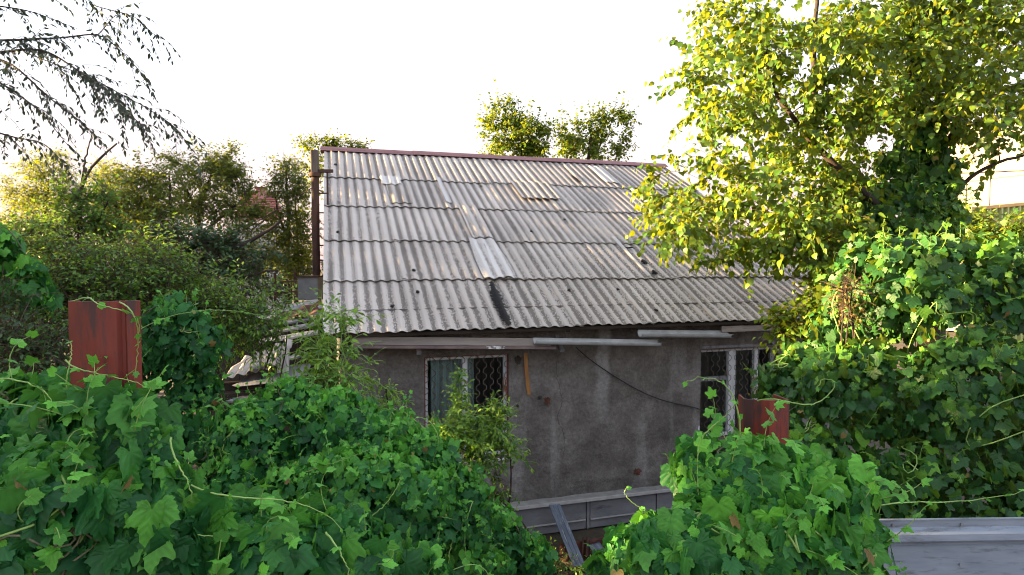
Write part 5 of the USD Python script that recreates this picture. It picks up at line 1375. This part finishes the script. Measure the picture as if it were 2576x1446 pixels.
shrub('elm_shrub', 'mid green elm shrub covering the shed boards left of the roof corner', (610, 1000, 6.3),
      [(590, 800, 6.4, 80, 40, 13), (540, 760, 6.6, 70, 45, 13), (680, 790, 6.4, 70, 35, 8), (600, 840, 6.2, 70, 25, 7), (710, 835, 6.2, 45, 20, 3), (530, 850, 6.2, 40, 50, 9), (470, 770, 6.5, 60, 40, 10)], 83, kit=SLIM, leaf=0.062, spacing=0.04, twigs=7, tint=(0.5, 0.22), twig_len=1.2, singles=200)
shrub('ash_sapling', 'bright sapling arching up in front of the left roof corner', (790, 1100, 5.0),
      [(800, 850, 5.2, 25, 40, 3), (800, 900, 5.1, 35, 35, 4), (850, 900, 5.0, 30, 40, 4), (820, 950, 5.0, 35, 20, 4), (850, 960, 4.9, 35, 35, 5), (870, 830, 5.2, 25, 18, 3), (805, 790, 5.3, 18, 16, 2)], 84, kit=SLIM, leaf=0.07, spacing=0.042, twigs=6, tint=(0.62, 0.22), r=0.2, singles=250, twig_len=1.3, twig_mat=STEM)
shrub('rose_bush', 'rose bush growing up in front of the left window', (1170, 1300, 6.4),
      [(1140, 1085, 6.6, 55, 30, 11), (1220, 1100, 6.6, 60, 30, 12), (1150, 1010, 6.7, 16, 30, 4, 0.14), (1160, 950, 6.7, 6, 14, 2, 0.10), (1225, 1040, 6.6, 40, 12, 4, 0.15), (1270, 1045, 6.6, 20, 12, 2, 0.14), (1120, 1110, 6.5, 50, 35, 9), (1280, 1130, 6.5, 28, 16, 4), (1200, 1150, 6.4, 60, 25, 6)], 85, kit=SMALL, leaf=0.066, spacing=0.038, twigs=8, tint=(0.55, 0.25), r=0.21, singles=200, twig_len=1.1, twig_mat=STEM)
shrub('rose_shoots', 'two pale young shoots standing before the dark wall left of the window', (950, 1080, 5.4),
      [(925, 960, 5.5, 8, 22, 3), (980, 975, 5.5, 8, 24, 3), (930, 1010, 5.5, 18, 14, 3), (985, 1020, 5.5, 18, 14, 3)], 86, kit=SMALL, leaf=0.05, spacing=0.035, twigs=4, tint=(0.75, 0.2), r=0.13, twig_mat=STEM)
shrub('weeds', 'low weeds on the ground in front of the plinth', (1430, 1440, 6.6),
      [(1380, 1420, 6.4, 60, 18, 10), (1480, 1440, 6.3, 60, 15, 10), (1320, 1400, 6.6, 50, 20, 8), (1250, 1240, 6.4, 50, 40, 9), (1230, 1180, 6.4, 40, 30, 5)], 87, kit=SMALL, leaf=0.05, tint=(0.5, 0.2), r=0.17, twigs=5)
shrub('grape_bush', 'broad leaved bush hanging over the right end of the eave', (2000, 1100, 7.3),
      [(1950, 800, 7.5, 30, 25, 4), (2000, 830, 7.3, 45, 30, 8), (2040, 780, 7.2, 40, 40, 9), (2070, 700, 7.3, 35, 40, 8), (2080, 860, 7.0, 50, 30, 9), (2100, 720, 7.0, 50, 50, 10)], 88, kit=SMALL_BROAD, mat=POPLAR, leaf=0.10, spacing=0.07, tint=(0.5, 0.25), r=0.26, twigs=6)
shrub('dry_tangle', 'dry brown twig tangle caught in the vines under the big tree', (2130, 1000, 6.0),
      [(2130, 720, 5.9, 30, 30, 6), (2140, 770, 5.9, 25, 30, 5)], 89, kit=SMALL, mat=DRY, leaf=0.045, spacing=0.10, twigs=4, r=0.2, bare=5)

# ------------------------------------------------------------------ behind the right tree
orchard('far_tree', 'pale blue green tree seen between the branches of the big tree', [([(2130, 800, 17), (2130, 620, 17), (2135, 520, 17)], 0.12, 0.04)],
        [(2120, 500, 17, 60, 35, 24), (2080, 560, 17, 60, 40, 22), (2150, 570, 17, 60, 40, 20), (2060, 620, 16, 70, 40, 16), (2000, 640, 16, 50, 30, 8)], 91, mat=PALE, leaf=0.10, r=0.42, spacing=0.08, bare=0)
orchard('far_tree', 'small bush in front of the yellow green fence', [([(2440, 720, 11), (2442, 640, 11), (2445, 580, 11)], 0.05, 0.02)],
        [(2440, 560, 11, 45, 40, 10), (2420, 600, 11, 50, 30, 8), (2500, 590, 10.5, 40, 25, 6), (2560, 590, 10, 40, 25, 6)], 92, mat=POPLAR, kit=SMALL_BROAD, leaf=0.10, r=0.3, spacing=0.075, tint=(0.4, 0.2))
cz = at(2430, 520, 16)
spr = thing('young_spruce', 'small dark spruce top in front of the cream building', 'tree')
obj(spr, 'trunk', tube([np.array([cz[0], cz[1], 0]), np.array([cz[0], cz[1], at(2430, 455, 16)[2]])], np.array([0.07, 0.008]), 7), BARK, smooth=True)
ls = []
rng = np.random.default_rng(93)
top = at(2430, 455, 16)[2]
for h in np.arange(0.1, 2.6, 0.14):
    for a in np.arange(7) * 0.9 + h * 3:
        dr = np.array([math.cos(a), math.sin(a), 0.35]); p = np.array([cz[0], cz[1], top - h])
        ls.append(leaves_along(curve([p, p + dr * h * 0.28, p + dr * h * 0.5], 5), 0.03, 0.05, rng, 0.0, 0.0, 0.7, tint=(0.3, 0.2), both=True))
foliage(spr, merge(ls), SMALL, PALE, 0, 93)

# ------------------------------------------------------------------ tall trees left of the picture: the evening sun comes through them
for k, (x, y, h, r, nn) in enumerate(((-15, -3.0, 9.0, 2.0, 130), (-14.6, 0.8, 9.0, 2.0, 160), (-14.2, 4.6, 8.9, 2.1, 290), (-14.2, 7.6, 8.5, 2.0, 300), (-14.6, 10.7, 6.95, 1.6, 170), (-15, 14.1, 8.45, 2.0, 190), (-15.2, 17.6, 9.4, 1.8, 170), (-15.4, 21.3, 9.6, 2.1, 160))):
    g = np.random.default_rng(120 + k)
    cl = []
    for _ in range(nn):
        dr = np.sign(g.normal(0, 1, 3)) * g.uniform(0, 1, 3) ** 0.85 * [1.5, r, h * 0.42]
        cl.append((np.array([x, y, h * 0.53]) + dr, 0.6))
    tree('shade_tree', 'dense leafy tree of the row standing outside the picture on the left', 'tree', [([(x, y, -0.1), (x + 0.1, y, h * 0.4), (x, y + 0.1, h * 0.8)], 0.16, 0.05)], cl, SMALL_BROAD, APPLE, leaf=0.25, spacing=0.075, twigs=7, side=False, seed=130 + k, limb_most=10, group='shade trees left of the picture')
